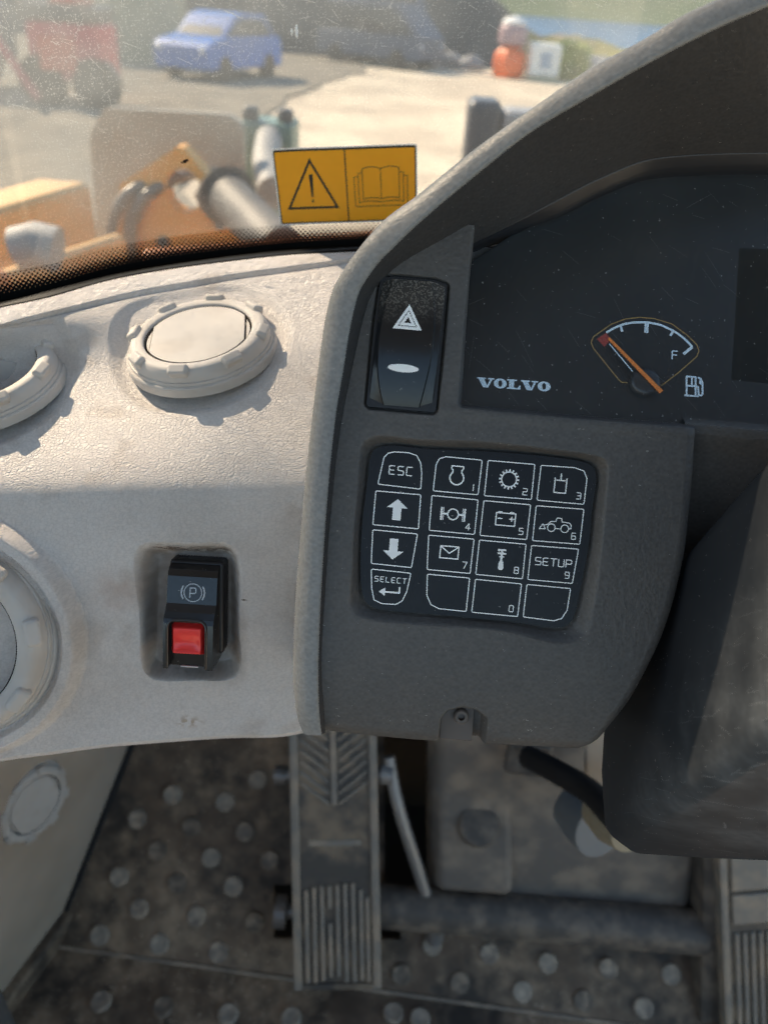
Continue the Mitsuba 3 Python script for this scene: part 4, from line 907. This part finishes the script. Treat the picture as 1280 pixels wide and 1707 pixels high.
# front pillars; unseen roof, rear wall and seat added to shape the light
scene['headliner'] = two(pr((.2, .2, .2), .8, .2)); scene['cab_grey'] = two(pr((.09, .09, .09), .6, .3))
put('added_cab_roof', trimesh.creation.box(bounds=[[-.78, -1.05, 1.60], [.78, .10, 1.68]]), 'headliner', False); tag('added_cab_roof', 'unseen cab roof added and cut short to shape the light', kind='structure')
put('cab_pillar', cat(rbox(-.37, -.305, .235, .325, -.02, 1.62, .02), rbox(.62, .69, .30, .39, -.02, 1.62, .02)), 'cab_grey', 40); tag('cab_pillar', 'dark front cab pillars at the ends of the dashboard', kind='structure')
put('added_cab_wall', trimesh.creation.box(bounds=[[-.78, -1.05, -.2], [.78, -1.0, .70]]), 'cab_grey', False); tag('added_cab_wall', 'unseen rear cab wall added and sized to shape the light', kind='structure')
put('added_seat', cat(rbox(-.24, .34, -.62, -.12, .26, .40, .05), rbox(-.20, .30, -.72, -.60, .36, .74, .05), trimesh.creation.box(bounds=[[-.1, -.5, 0], [.2, -.25, .28]])), 'cab_grey', 40); tag('added_seat', 'unseen dark seat added to block light from behind', kind='structure')
# side trim panel
w0, w1 = [arr(q) for q in D['side_wall']]; wd = w0 - w1; wd /= np.linalg.norm(wd); nw = np.array([wd[1], -wd[0], 0])
fr_w = [w0, wd, [0, 0, 1], nw]
wall = Polygon([(-.6, .0), (.35, .0), (.35, .62), (-.6, .62)])
t = thing('side_panel', 'plain beige side trim panel left of the pedals, under the dashboard', 'trim panel')
put(t + '__panel', xf(ext(wall, .02, -.02), fr_w, 1.0), 'trim_beige', False)
put(t + '__kick_strip', xf(rbox(-.6, .02, -.005, .024, -.004, .012, .004), fr_w, 1.0), 'floor_rubber', 40)
put(t + '__corner_bead', xf(rbox(-.01, .33, -.004, .008, -.004, .006, .003), [w0, wd * math.cos(math.radians(40)) + arr([0, 0, math.sin(math.radians(40))]), np.cross(nw, wd * math.cos(math.radians(40)) + arr([0, 0, math.sin(math.radians(40))])), nw], 1.0), 'rubber_black', 40)

def pedal_frame(p0, p1):
    b = p1 - p0; b /= np.linalg.norm(b); r = np.cross(b, [0, -.6, .8]); 
    r = np.array([1.0, 0, 0]) - b * b[0]; r /= np.linalg.norm(r); return [p0, r, b, np.cross(r, b)]
pp = [arr(q) for q in D['pedal']]
PF = pedal_frame(*pp)
t = thing('accelerator_pedal', 'long dusty black accelerator pedal with ribs below and chevrons above', 'pedal')
put(t + '__plate', xf(rbox(-44.5, 44.5, 0, 330, -9, 0, 2.5), PF), 'pedal_metal', 40)
for s in (-1, 1):
    put(t + '__side_rail', xf(rbox(*(sorted((s * 44.8, s * 36.5))), 1, 330, -8, 3.6, 1.6), PF), 'pedal_ridge', 40)
for k, (x, y0, y1) in enumerate([(-30.5, 8, 104), (-22.5, 8, 107), (-14.5, 10, 108), (-6.5, 14, 70), (-6.5, 84, 108), (1.5, 14, 109), (9.5, 8, 110), (17.5, 8, 110), (25.5, 10, 103), (32, 8, 96)]):
    put(t + '__rib', xf(rbox(x - 2.2, x + 2.2, y0, y1, -2, 3.2, 1.2), PF), 'pedal_ridge', 40)
put(t + '__toe_lip', xf(rbox(-43, 43, .5, 7, -2, 2.8, 1.2), PF), 'pedal_metal', 40)
put(t + '__centre_spine', xf(rbox(-3, 3, 190, 330, -2, 2.6, 1.2), PF), 'pedal_ridge', 40)
for k in range(12):
    for s in (-1, 1):
        q = hull_pts([(s * 6, 192 + k * 11, .6), (s * 33, 213 + k * 11, .6)], 1.7, 12)
        put(t + '__chevron', xf(man(q), PF), 'pedal_ridge', 40)
put(t + '__maker_plate', xf(rbox(-27, 27, 148, 154, -1, .8, .5), PF), 'pedal_ridge', 40)
pin = [arr(q) for q in D['pins']]
for a, b in ((pin[0], pin[1]), (pin[2], pin[3])):
    put(t + '__pivot_pin', tube([a + (b - a) * k for k in np.linspace(-.05, 1.05, 5)], .0075), 'dull_steel', 40)
for p_, r_ in ((pin[2], .017), (pin[3], .017), (pin[0], .010), (pin[1], .011)):
    put(t + '__pivot_washer', tube([p_ + np.array([dx, 0, 0]) for dx in (-.006, 0, .006)], r_, 28), 'dull_steel', 40)
t = thing('linkage_rod', 'bent grey steel linkage rod right of the accelerator pedal', 'rod')
put(t + '__rod', tube(pcurve(D['rod'], 40), .0065), 'dull_steel', 50)
put(t + '__foot', tube([arr(D['rod'][-1]) + np.array([0, 0, dz]) for dz in (-.02, -.008, .004)], .010, 20), 'dull_steel', 40)
put('cross_tube', tube([arr(D['tube'][0]) + (arr(D['tube'][1]) - arr(D['tube'][0])) * k for k in np.linspace(-.06, 1, 12)], .0225, 40), 'tube_grey', 50)
tag('cross_tube', 'dusty dark grey steel tube lying across the floor right of the pedal', 'tube')
# plastic housing
bxp = [arr(q) for q in D['box']]; stp = [arr(q) for q in D['box_step']]
back = np.array([0, .08, -.02])
t = thing('pedal_housing', 'dusty grey plastic housing with a round cap behind the cross tube', 'housing')
put(t + '__shell', man(hull_pts([q for q in bxp] + [q + back for q in bxp] + [bxp[0] + (0, 0, .08), bxp[1] + (0, 0, .08)], .016, 24)), 'box_grey', 40)
put(t + '__raised_pad', man(hull_pts([q for q in stp] + [q + back * .5 for q in stp], .010, 24)), 'box_grey', 40)
kn = arr(D['knob'][0]); nb = np.array([0, -.55, .83]); 
kfr = [kn, [1, 0, 0], np.cross(nb, [1.0, 0, 0]), nb]
put(t + '__cap', xf(lathe([(.022, -.02), (.022, -.004), (.020, 0), (.0, .001)], 40), kfr, 1.0), 'tube_grey', 40)
# steering column
cv = hull_pts(D['column'], .010, 28)
cvv = [arr(q) for q in D['cover_v']]
def plane(a, b, c):
    n = np.cross(b - a, c - a); n /= np.linalg.norm(n); return n, n @ a
t = thing('steering_column_cover', 'glossy black scratched steering column cover at the right edge', 'steering column')
def column_col(p, n, uv):
    c = dusty((.014, .017, .021), (.03, .03, .032), .4, 22, .35)(p, n, uv)
    sun_rub = dr.maximum(smoothstep(.225, .14, p.y) * smoothstep(.59, .64, p.z), .05 * smoothstep(.625, .585, p.z))  # paler sun patch put into the colour, along with worn scratches
    film = fbm(p.x * 60, p.y * 60, p.z * 55, 5); fine = fbm(p.x * 400, p.y * 400, p.z * 400, 2)
    s = scratches(p.y, p.z, .026, .9, .5, 5, .006, .9) + scratches(p.y, p.z, .015, .7, .7, 15, .010, .9) + scratches(p.y, p.z, .010, 1.1, .5, 25, .012, .9)
    return mix(c, (.30, .32, .33), dr.clip(sun_rub * (.10 + .26 * smoothstep(.25, .8, film) * (.55 + .9 * fine) + .34 * s), 0, .9))
scene['column_black'] = two(pr(proc(column_col), .36, .5))
put(t + '__shell', man(cv), 'column_black', 30)
put(t + '__parting_line', tube([cvv[0] + (cvv[0] - cvv[1]) * .3, cvv[0], (cvv[0] + cvv[1]) / 2, cvv[1]], .0005, 6), 'frit_black', False)
t = thing('wiring_harness', 'black taped wiring harness below the console, left of the steering column', 'cable')
put(t + '__cable', tube(pcurve(D['cable'], 40), .011), 'rubber_black', 50)
c_ = arr(D['clip'][0]); put(t + '__connector', man(hull_pts([c_ + (-.016, 0, -.01), c_ + (.02, 0, -.012), c_ + (-.014, .01, .012), c_ + (.02, .01, .01)], .006)), 'tube_grey', 40)
ps = [arr(q) for q in D['post']]
put('column_bracket', man(hull_pts([ps[0] + (-.008, 0, .03), ps[0] + (.008, 0, .03), ps[1] + (-.006, 0, 0), ps[1] + (.006, 0, 0)], .003)), 'trim_beige', 40)
tag('column_bracket', 'small pale bracket hanging beneath the console by the wiring', 'bracket')
co = [arr(q) for q in D['collar']]
t = thing('column_collar', 'zinc collar with tan ring on the steering shaft below the cover', 'collar')
scene['zinc'] = two(pr((.14, .155, .165), .5, .5)); scene['tan_metal'] = two(pr((.26, .22, .15), .5, .5))
put(t + '__collar', tube([co[0], (co[0] + co[1]) / 2, co[1]], [.022, .026, .026], 36), 'zinc', 40)
rg = arr(D['ring'][0]); ax = (co[1] - co[0]) / np.linalg.norm(co[1] - co[0])
put(t + '__ring', tube([rg - ax * .02, rg, rg + ax * .02], [.019, .022, .018], 36), 'tan_metal', 40)
# brake pedal
bp = [arr(q) for q in D['brake']]; BF = pedal_frame(bp[1], bp[0])
t = thing('brake_pedal', 'broad ribbed brake pedal at the bottom right corner', 'pedal')
put(t + '__plate', xf(rbox(-30, 90, 0, 330, -8, 0, 3), BF), 'pedal_metal', 40)
put(t + '__side_rail', xf(rbox(-33, -25, 0, 330, -14, 3, 2), BF), 'pedal_ridge', 40)
for k in range(9):
    put(t + '__rib', xf(rbox(-20 + k * 8, -15.5 + k * 8, 5, 135, -2, 3, 1.2), BF), 'pedal_ridge', 40)
put(t + '__pad', xf(rbox(-22, 80, 145, 178, -2, 3.5, 2), BF), 'pedal_ridge', 40)
put(t + '__pad', xf(rbox(-22, 80, 182, 300, -2, 3.5, 2), BF), 'pedal_ridge', 40)
bs = [arr(q) for q in D['brake_side']]
put(t + '__bracket', man(hull_pts([q for q in bs] + [q + (0, .03, -.02) for q in bs], .004, 12)), 'tube_grey', 40)

# ------------------------------------------------------------------ outside
GZ = -1.2
def sand(p, n, uv):
    a = fbm(p.x * .7, p.y * .7, 1, 4); b = fbm(p.x * 6, p.y * 6, 2, 3)
    t = smoothstep(.05, .0, dr.abs(dr.sin(p.x * .9 + p.y * .35 + 2.2 * noise(p.x * .15, p.y * .15, 4))) - .03) * smoothstep(.35, .6, noise(p.x * .3, p.y * .3, 8))
    return mix(mix((.52, .45, .34), (.40, .34, .26), smoothstep(.35, .7, a)), (.33, .28, .21), .5 * t) * (.8 + .4 * b)
scene['sand'] = two(pr(proc(sand), .9, .1))
gx = np.linspace(-1, 1, 90); X, Y = np.meshgrid(np.sign(gx) * np.abs(gx) ** 2 * 90, np.linspace(-25, 62, 90))
Z = GZ + .05 * (meshkit.fbm(np.stack([X * .4, Y * .4, X * 0], -1)) - .5)
put('ground', sheet(np.stack([X, Y, Z], -1)), 'sand', True); tag('ground', 'pale sandy yard outside the cab', kind='structure')
scene['darker_ground'] = two(pr(proc(lambda p, n, uv: mix((.14, .13, .11), (.30, .265, .205), fbm(p.x * 2, p.y * 2, 3, 4))), .9, .1))  # patch of ground darker than the sand
gp_ = Polygon([(-14, 4.5), (-2.2, 4.5), (-2.5, 9), (-2.8, 14), (-3.2, 18), (-2.4, 24), (-1.6, 31), (-3, 36), (-30, 36), (-30, 4.5)]).buffer(-.6).buffer(.6)
_b = np.array([gp_.exterior.interpolate(k, normalized=True).coords[0] for k in np.linspace(0, 1, 160, endpoint=False)]); _b = _b + .9 * (np.c_[meshkit.fbm(np.c_[_b * .5, _b[:, 0] * 0], 3), meshkit.fbm(np.c_[_b * .5 + 9, _b[:, 0] * 0], 3)] - .5) * 2
gp_ = Polygon(_b).buffer(0)
gm = ext(gp_, .012); gm = subd(gm, 2.0); gm.vertices[:, 2] += GZ + .03
put('darker_ground_patch', gm, 'darker_ground', False); tag('darker_ground_patch', 'darker ground under the vehicles on the left of the yard', kind='structure')
scene['sea_water'] = two(pr((.02, .09, .22), .25, .5)); scene['bank'] = two(pr(proc(lambda p, n, uv: mix(mix((.20, .19, .07), (.26, .23, .20), smoothstep(.4, .6, fbm(p.x * .5, p.y * .5, p.z * .5, 4))), mix((.05, .055, .06), (.12, .12, .115), fbm(p.x * .6, p.y * .6, p.z * .9, 3)), smoothstep(5.5, 3.0, p.x))), .9, .1))
scene['hill'] = two(pr(proc(lambda p, n, uv: mix((.10, .15, .08), (.20, .22, .14), fbm(p.x * .02, p.y * .02, p.z * .03, 4))), .9, .1))
sx, sy = np.meshgrid(np.linspace(-3000, 3000, 30), np.linspace(61, 1500, 30))
put('sea', sheet(np.stack([sx, sy, np.full(sx.shape, -7.0)], -1)), 'sea_water', True); tag('sea', 'blue sea water beyond the yard', kind='structure')
hx, hy = np.meshgrid(np.linspace(-2500, 2500, 120), np.linspace(900, 1480, 20))
hzv = -8 + (hy - 900) * .25 + 70 * meshkit.fbm(np.stack([hx * .004, hy * .004, hx * 0], -1)) * sst(900, 1050, hy)
put('far_hills', sheet(np.stack([hx, hy, hzv], -1)), 'hill', True); tag('far_hills', 'green hills on the far shore', kind='structure')
bx2, by2 = np.meshgrid(np.linspace(-90, 90, 200), np.linspace(33, 64, 40))
hgt = np.where(bx2 < 9, 4.5 * sst(6.5, -3, bx2), 0) + 1.0 * sst(15, 9, bx2) + 1.2 * (meshkit.fbm(np.stack([bx2 * .5, by2 * .5, bx2 * 0], -1)) - .4)
bz = GZ - .4 + np.maximum(0, hgt) * sst(33, 38, by2) * sst(64, 52, by2) - 6 * sst(52, 63, by2)
put('embankment', sheet(np.stack([bx2, by2, bz], -1)), 'bank', True); tag('embankment', 'rough grassy rock bank at the edge of the yard', kind='structure')

def paint(name, c, rough=.4): scene[name] = two(pr(c, rough, .5)); return name
for nm, c, *ro in (('car_blue', (.02, .15, .50)), ('tyre', (.02, .02, .02)), ('car_glass', (.04, .05, .06)), ('lamp_white', (.75, .78, .8)), ('machine_red', (.50, .03, .06)), ('cone_orange', (.60, .07, .03)), ('slate', (.06, .065, .075)), ('bag_orange', (.75, .16, .04)),
              ('tote_white', (.70, .72, .70)), ('tote_blue', (.30, .38, .48)), ('loader_yellow', (.68, .31, .03)), ('loader_cream', (.64, .38, .14)), ('ram_white', (.24, .24, .23), .6), ('plate_tan', (.30, .27, .21)), ('hose_dark', (.06, .06, .06)), ('green_grey', (.12, .20, .17)), ('cloth_white', (.75, .75, .72)), ('rust_orange', (.55, .18, .05)),
              ('olive_pale', (.42, .40, .28)), ('leaf_green', (.30, .36, .10)), ('grey_mid', (.25, .25, .25)), ('hose_dusty', (.16, .13, .10)), ('ram_grey', (.07, .066, .06), .6), ('van_navy', (.05, .08, .14)), ('pink_grey', (.35, .24, .26))): paint(nm, c, *ro)

def car(key, label, x, y, rz, body_mat, L=3.9, W=1.7, H=1.48, van=False):
    t = thing(key, label, 'van' if van else 'car')
    R = trimesh.transformations.rotation_matrix(rz, [0, 0, 1]); R[:3, 3] = (x, y, GZ)
    def p(nm, m, mat, s=30): m = m.copy(); m.apply_transform(R); return put(t + '__' + nm, m, mat, s)
    prof = [(-L / 2, .35), (-L / 2, .75), (-L / 2 + .15, .85), (-L * .27, .95), (-L * .10, H - .08), (0, H), (L * .3, H - .03), (L * .46, .95), (L / 2, .85), (L / 2, .35)] if not van else [(-L / 2, .35), (-L / 2, .95), (-L * .38, 1.1), (-L * .27, H - .05), (L / 2 - .05, H), (L / 2, .35)]
    b = m3.Manifold.batch_hull([m3.Manifold.sphere(.06, 12).translate((a, s * (W / 2 - .06 - (.12 if c > 1.0 else 0)), c)) for a, c in prof[:4] + prof[7:] if True for s in (-1, 1)]) if not van else None
    low = [(a, min(c, .95)) for a, c in prof]
    mk = lambda pr_, w: hull_pts([(a, s * (w / 2 - .05), c) for a, c in pr_ for s in (-1, 1)], .05, 12)
    p('body', man(mk(low, W)), body_mat)
    up = [(a, c) for a, c in prof if c >= .93]
    p('cabin', man(mk(up, W - .22)), body_mat)
    gl_ = [(a * .90 + .02, .98 + (c - .98) * .88) for a, c in up if True]
    p('side_window', man(mk([(a, max(.98, c - .05)) for a, c in gl_], W - .17)), 'car_glass')
    p('windscreen', man(hull_pts([(-L * .265, s * .6, 1.0) for s in (-1, 1)] + [(-L * .125, s * .5, H - .14) for s in (-1, 1)], .035, 8)), 'car_glass')
    for s in (-1, 1):
        p('headlight', man(hull_pts([(-L / 2 - .02, s * (W / 2 - .2), .72), (-L / 2 + .12, s * (W / 2 - .1), .76)], .09, 12)), 'lamp_white')
        for a in (-L * .31, L * .31):
            p('wheel', tube([(a, s * (W / 2 - .16), .31), (a, s * (W / 2 - .05), .31), (a, s * (W / 2 + .01), .31)], [.31, .31, .29], 28), 'tyre')
    return t
car('parked_car', 'bright blue hatchback parked across the yard, seen through the windscreen', -5.15, 23.2, 1.22, 'car_blue', 3.5, 1.62, 1.46)
car('parked_van', 'dark navy van parked at the far side of the sand', -1.4, 31.8, 2.6, 'van_navy', 4.2, 1.8, 1.9, True)

t = thing('excavator', 'dark slate excavator with folded boom in front of the spoil heap', 'excavator')
def ex(nm, m, mat, s=40):
    m = m.copy(); R = trimesh.transformations.rotation_matrix(.3, [0, 0, 1]); R[:3, 3] = (-1.2, 35.0, GZ); m.apply_transform(R); put(t + '__' + nm, m, mat, s)
for sx_ in (-1.0, 1.0): ex('track', man(hull_pts([(sx_ + dx, dy, dz) for dx in (-.25, .25) for dy, dz in ((-1.6, .35), (1.6, .35), (-1.3, .1), (1.3, .1), (-1.4, .7), (1.4, .7))], .06, 10)), 'tyre')
ex('body', rbox(-1.3, 1.3, -1.2, 1.9, .85, 1.9, .12), 'slate'); ex('cab', rbox(-1.25, -.3, -1.2, .4, 1.9, 2.9, .1), 'car_glass'); ex('boom', man(hull_pts([(.2, -1.2, 1.7), (.2, -2.2, 3.6)], .2, 10)), 'van_navy')
ex('arm', man(hull_pts([(.2, -2.2, 3.6), (.25, -3.4, 1.5)], .15, 10)), 'van_navy'); ex('bucket', man(hull_pts([(-.2, -3.2, 1.3), (.7, -3.2, 1.3), (-.2, -3.5, .6), (.7, -3.5, .6)], .1, 10)), 'grey_mid')
# red machine with boom
def mv(m, x, y, z=0, rz=0):
    m = m.copy(); R = trimesh.transformations.rotation_matrix(rz, [0, 0, 1]); R[:3, 3] = (x, y, GZ + z); m.apply_transform(R); return m
x, y = -6.3, 16.2
t = thing('red_machine', 'red farm machine with a slanting boom parked left of the blue car', 'machine')
put(t + '__body', mv(rbox(-.65, .65, -.5, .5, .45, 1.35, .06), x, y), 'machine_red', 40)
put(t + '__panel', mv(rbox(-.45, .2, -.56, -.48, .6, 1.15, .02), x, y), 'cone_orange', 40)
put(t + '__hood', mv(rbox(-.75, .6, -.5, .6, 1.37, 1.62, .06), x, y), 'slate', 40)
put(t + '__boom', mv(man(hull_pts([(-1.5, -.6, 1.6), (-.5, -.8, .2)], .07, 12)), x, y), 'machine_red', 40)
for s in (-.5, .5): put(t + '__wheel', mv(tube([(s, -.55, .42), (s, -.4, .42), (s, -.3, .42)], .42, 28), x, y), 'tyre', 40)
cp = [arr(q) for q in D['cone_p']]
t = thing('traffic_cone', 'red traffic cone standing on the red machine', 'traffic cone')
put(t + '__cone', lathe([(.24, 0), (.16, .25), (.06, .82), (.04, .84), (0, .84)], 32).apply_translation([-6.25, 16.2, GZ + 1.66]), 'machine_red', 50)
put(t + '__base', rbox(-.3, .3, -.3, .3, 0, .07, .02).apply_translation([-6.25, 16.2, GZ + 1.62]), 'cone_orange', 40)
put('storage_container', mv(rbox(-1.6, 1.4, -1, 1, 0, 2.3, .04), -8.3, 26, 0, .1), 'olive_pale', 30); tag('storage_container', 'pale olive container behind the red cone', 'container')
t = thing('tractor', 'dark tractor with orange lamp at the far left of the yard', 'tractor')
put(t + '__body', mv(rbox(-1.3, 1.3, -.8, .8, .5, 1.5, .08), -9.6, 17.5), 'slate', 40); put(t + '__cab', mv(rbox(-.3, 1.1, -.7, .7, 1.5, 2.6, .1), -9.6, 17.5), 'car_glass', 40)
put(t + '__guard', mv(man(hull_pts([(1.0, -.9, 1.75), (1.35, -.9, 1.15)], .12, 12)), -9.6, 17.5), 'cone_orange', 40)
for a, r in ((-.9, .5), (.9, .75)): put(t + '__wheel', mv(tube([(a, -.95, r), (a, -.7, r), (a, -.6, r)], r, 28), -9.6, 17.5), 'tyre', 40)
put('wheel_loader_bucket', mv(rbox(-1.1, 1.1, -.5, .5, 0, 1.0, .1), -8.2, 12.2), 'pink_grey', 40); tag('wheel_loader_bucket', 'grey pink steel bucket on the ground at the left', 'bucket')
rng = np.random.default_rng(4)
def rock(r, seed, sq=(1, 1, .7)):
    m = trimesh.creation.icosphere(3, r); v = arr(m.vertices); d = meshkit.fbm(v / r * 1.3 + seed * 7.3, 3); m = tri(v * (0.65 + .7 * d)[:, None] * arr(sq), m.faces); return m
for k, (px, py, r, lb) in enumerate([(.5, 32.8, .62, 'leftmost of the three grey boulders left of the orange bag'), (1.25, 33.0, .5, 'middle one of the three grey boulders left of the orange bag'), (1.9, 32.8, .5, 'grey boulder nearest to the orange bag'), (6.6, 33.6, .85, 'large grey boulder on the bank right of the white tote')]):
    tag(put('boulder', mv(rock(r, k), px, py, .15), 'grey_mid', True), lb, 'boulder', 'boulders along the far edge of the sand')
# dark spoil heap
hx2, hy2 = np.meshgrid(np.linspace(-7, 7, 80), np.linspace(-4, 4, 50))
hh2 = 4.2 * np.exp(-(hx2 / 3.6) ** 2 - (hy2 / 2.4) ** 2) + .5 * (meshkit.fbm(np.stack([hx2, hy2, hx2 * 0], -1) * 1.1) - .5)
put('spoil_heap', mv(sheet(np.stack([hx2, hy2, hh2 - .3], -1)), .3, 38.5), 'slate', True); tag('spoil_heap', 'dark slate spoil heap behind the boulders', 'heap')
# orange bulk bag, tote, bush
x, y = 3.13, 30.6
t = thing('bulk_bag', 'orange bulk bag with a grey sack and pale cover stacked on top', 'bag')
bag = lathe([(0, 0), (.45, 0), (.52, .1), (.54, .45), (.5, .75), (.3, .92), (.10, 1.02), (.14, 1.15), (0, 1.15)], 40); v = arr(bag.vertices); a_ = np.arctan2(v[:, 1], v[:, 0]); bag.vertices = v * np.c_[1 + .07 * np.sin(6 * a_), 1 + .07 * np.sin(6 * a_), np.ones(len(v))]
put(t + '__sack', mv(bag, x, y), 'bag_orange', 60)
put(t + '__upper_sack', mv(lathe([(.30, .96), (.45, 1.0), (.48, 1.15), (.47, 1.45), (.40, 1.56), (0, 1.6)], 32), x, y), 'pink_grey', 60)
put(t + '__top', mv(lathe([(.40, 1.55), (.42, 1.62), (.30, 1.74), (0, 1.8)], 32), x, y), 'cloth_white', 60)
x, y = 4.25, 30.4
t = thing('liquid_tote', 'white liquid tote with a blue grey label right of the orange bag', 'tote')
put(t + '__tank', mv(rbox(-.5, .5, -.5, .5, .15, 1.1, .08), x, y), 'tote_white', 40); put(t + '__label', mv(rbox(-.18, .18, -.53, -.49, .4, .85, .01), x, y), 'tote_blue', 30); put(t + '__pallet', mv(rbox(-.55, .55, -.5, .5, 0, .14, .02), x, y), 'olive_pale', 30)
def bush(key, x, y, r, label, n=500, seed=1):
    rg = np.random.default_rng(seed); d = rg.normal(size=(n, 3)); d /= np.linalg.norm(d, axis=1, keepdims=True); c = d * r * rg.uniform(.5, 1, (n, 1)) * [1, 1, .8] + [0, 0, r * .7]
    a = rg.normal(size=(n, 3)) * r * .14; b = rg.normal(size=(n, 3)) * r * .14
    v = np.stack([c - a, c + b, c + a, c - b], 1).reshape(-1, 3); i = np.arange(n) * 4
    m = tri(v, np.vstack([np.stack([i, i + 1, i + 2], 1), np.stack([i, i + 2, i + 3], 1)])); t = thing(key, label, 'bush'); put(t + '__foliage', mv(m, x, y), 'leaf_green', False)
bush('bush', 5.2, 31.5, .8, 'yellow green bush right of the white tote')

# loader front parts just beyond the glass
N = {k: arr(v) for k, v in D['near'].items()}
t = thing('lift_arm', 'cream yellow loader lift arm at the lower left beyond the windscreen', 'lift arm')
put(t + '__beam', man(hull_pts([(-1.15, 1.25, .40), (-.83, 2.05, .44), (-1.15, 1.25, .20), (-.83, 2.05, .20), (-1.25, 1.25, .40), (-.93, 2.05, .44), (-1.25, 1.25, .2), (-.93, 2.05, .2)], .02, 12)), 'loader_cream', 40)
put(t + '__side_plate', man(hull_pts([(-.83, 1.55, .36), (-.70, 1.9, .36), (-.70, 1.9, .20), (-.83, 1.5, .20)], .02, 12)), 'loader_cream', 40)
put(t + '__pin', tube([N['w0'] + (0, .02, -.03), (N['w0'] + N['w1']) / 2 + (0, .02, -.02), N['w1'] + (0, .02, -.03)], .045, 24), 'ram_white', 40)
put(t + '__bracket', man(hull_pts([(-.83, 1.40, .42), (-.745, 1.40, .42), (-.83, 1.40, .25), (-.745, 1.40, .25)], .015, 12)), 'rust_orange', 40)
t = thing('loader_frame', 'tan steel loader frame plate with rounded corner and a yellow casting in front', 'loader frame')
pl_ = Polygon([(N['pl'][0] - .03, .1), (N['pl'][0], .50), (N['pt'][0], .58), (N['pt2'][0] + .06, .585), (N['pr'][0], .56), (N['pr'][0], .1)]).buffer(-.03).buffer(.03)
hole2 = affinity.scale(Point(N['hole'][0] * 2.48 / 2.19, .9 + (N['hole'][2] - .9) * 2.48 / 2.19).buffer(1), .075, .09)
m = ext(pl_.difference(hole2), .03); m = tri(np.c_[m.vertices[:, 0], 2.5 - m.vertices[:, 2], m.vertices[:, 1]], m.faces); m.fix_normals(); put(t + '__plate', m, 'plate_tan', 30)
yl = Polygon([(N['yl'][0], .12), (N['yl'][0] + .02, .32), (N['ytop'][0] - .05, .44), (N['hole'][0], .55), (N['yr'][0] - .05, .46), (N['yr'][0] + .03, .33), (N['yr'][0] + .03, .12)]).buffer(-.02).buffer(.02)
hole = affinity.scale(Point(N['hole'][0], N['hole'][2]).buffer(1), .047, .055)
m = ext(yl.difference(hole), .06); m = tri(np.c_[m.vertices[:, 0], 2.2 - m.vertices[:, 2], m.vertices[:, 1]], m.faces); m.fix_normals(); put(t + '__casting', m, 'loader_yellow', 30)
put(t + '__cross_member', man(hull_pts([N['o0'] + (0, 0, -.02), N['o1'] + (0, 0, -.02), N['o0'] + (0, 0, -.10), N['o1'] + (0, 0, -.10)], .02, 12)), 'rust_orange', 40)
put(t + '__chassis', rbox(-.92, -.02, 1.35, 2.46, -.95, .13, .04), 'loader_yellow', 40)
for k in (.12, .88): q_ = N['o0'] + (N['o1'] - N['o0']) * k; put(t + '__upright', rbox(q_[0] - .03, q_[0] + .03, q_[1] - .02, q_[1] + .04, .10, q_[2] - .04, .008), 'rust_orange', 40)
for sx_ in (-1.0, .12): put(t + '__axle_wheel', tube([(sx_ - .16, 1.9, -.72), (sx_ - .14, 1.9, -.72), (sx_ + .14, 1.9, -.72), (sx_ + .16, 1.9, -.72)], [.40, .46, .46, .40], 40), 'tyre', 40)
t = thing('hydraulic_cylinder', 'dark hydraulic cylinder slanting down to the right of the yellow casting', 'hydraulic cylinder')
put(t + '__barrel', tube([N['c0'] + (N['c1'] - N['c0']) * k for k in (0, .3, .6, 1.0)], .055, 28), 'ram_grey', 40)
put(t + '__end_cap', tube([N['c0'] + (-.01, .0, .02), N['c0'], N['c0'] + (N['c1'] - N['c0']) * .1], .075, 28), 'hose_dark', 40)
t = thing('hydraulic_hose', 'pair of black hydraulic hoses looping over the yellow casting', 'hose')
for dx in (0, .05):
    put(t + '__hose', tube(pcurve([(-.80 + dx, 2.14, .20), (-.79 + dx, 2.11, .33), (-.74 + dx, 2.12, .42), (-.66 + dx, 2.22, .46), (-.60 + dx, 2.4, .44)], 30), .016, 12), 'hose_dusty', 50)
for px_, pz_ in ((-.74, .36), (-.50, .36), (-.66, .30), (-.55, .28)):
    put('loader_frame__bolt', tube([(px_, 2.15, pz_), (px_, 2.13, pz_), (px_, 2.12, pz_)], [.018, .018, .012], 6), 'hose_dark', False)
t = thing('tool_coupler', 'green grey steel coupler block with two lugs and a white ram', 'coupler')
g0, g1, g2 = N['g0'], N['g1'], N['g2']
put(t + '__block', rbox(g0[0], g1[0], 2.78, 2.95, .34, .53, .012), 'green_grey', 40)
put(t + '__mount', rbox(g0[0] + .04, g1[0] - .04, 2.80, 2.92, -.6, .35, .012), 'green_grey', 40)
for xx in (g0[0] + .03, g1[0] - .03): put(t + '__lug', rbox(xx - .025, xx + .025, 2.80, 2.86, .52, .57, .015), 'hose_dark', 40)
put(t + '__ram', tube([N['gc'] + (-.005, -.05, .03), N['gc'] + (.02, -.25, .0), N['gc'] + (.08, -.5, -.04)], .045, 28), 'ram_white', 40)
l0, l1 = N['lamp0'], N['lamp1']
t = thing('work_light', 'grey work light housing on the right of the loader front', 'work light')
put(t + '__housing', rbox(l0[0], l0[0] + .09, 2.35, 2.5, .40, .68, .02), 'slate', 40); put(t + '__lens', rbox(l0[0] + .095, l0[0] + .30, 2.35, 2.5, .40, .66, .02), 'grey_mid', 40); put(t + '__post', rbox(l0[0] + .05, l0[0] + .1, 2.38, 2.45, -1.2, .40, .01), 'hose_dark', 40)
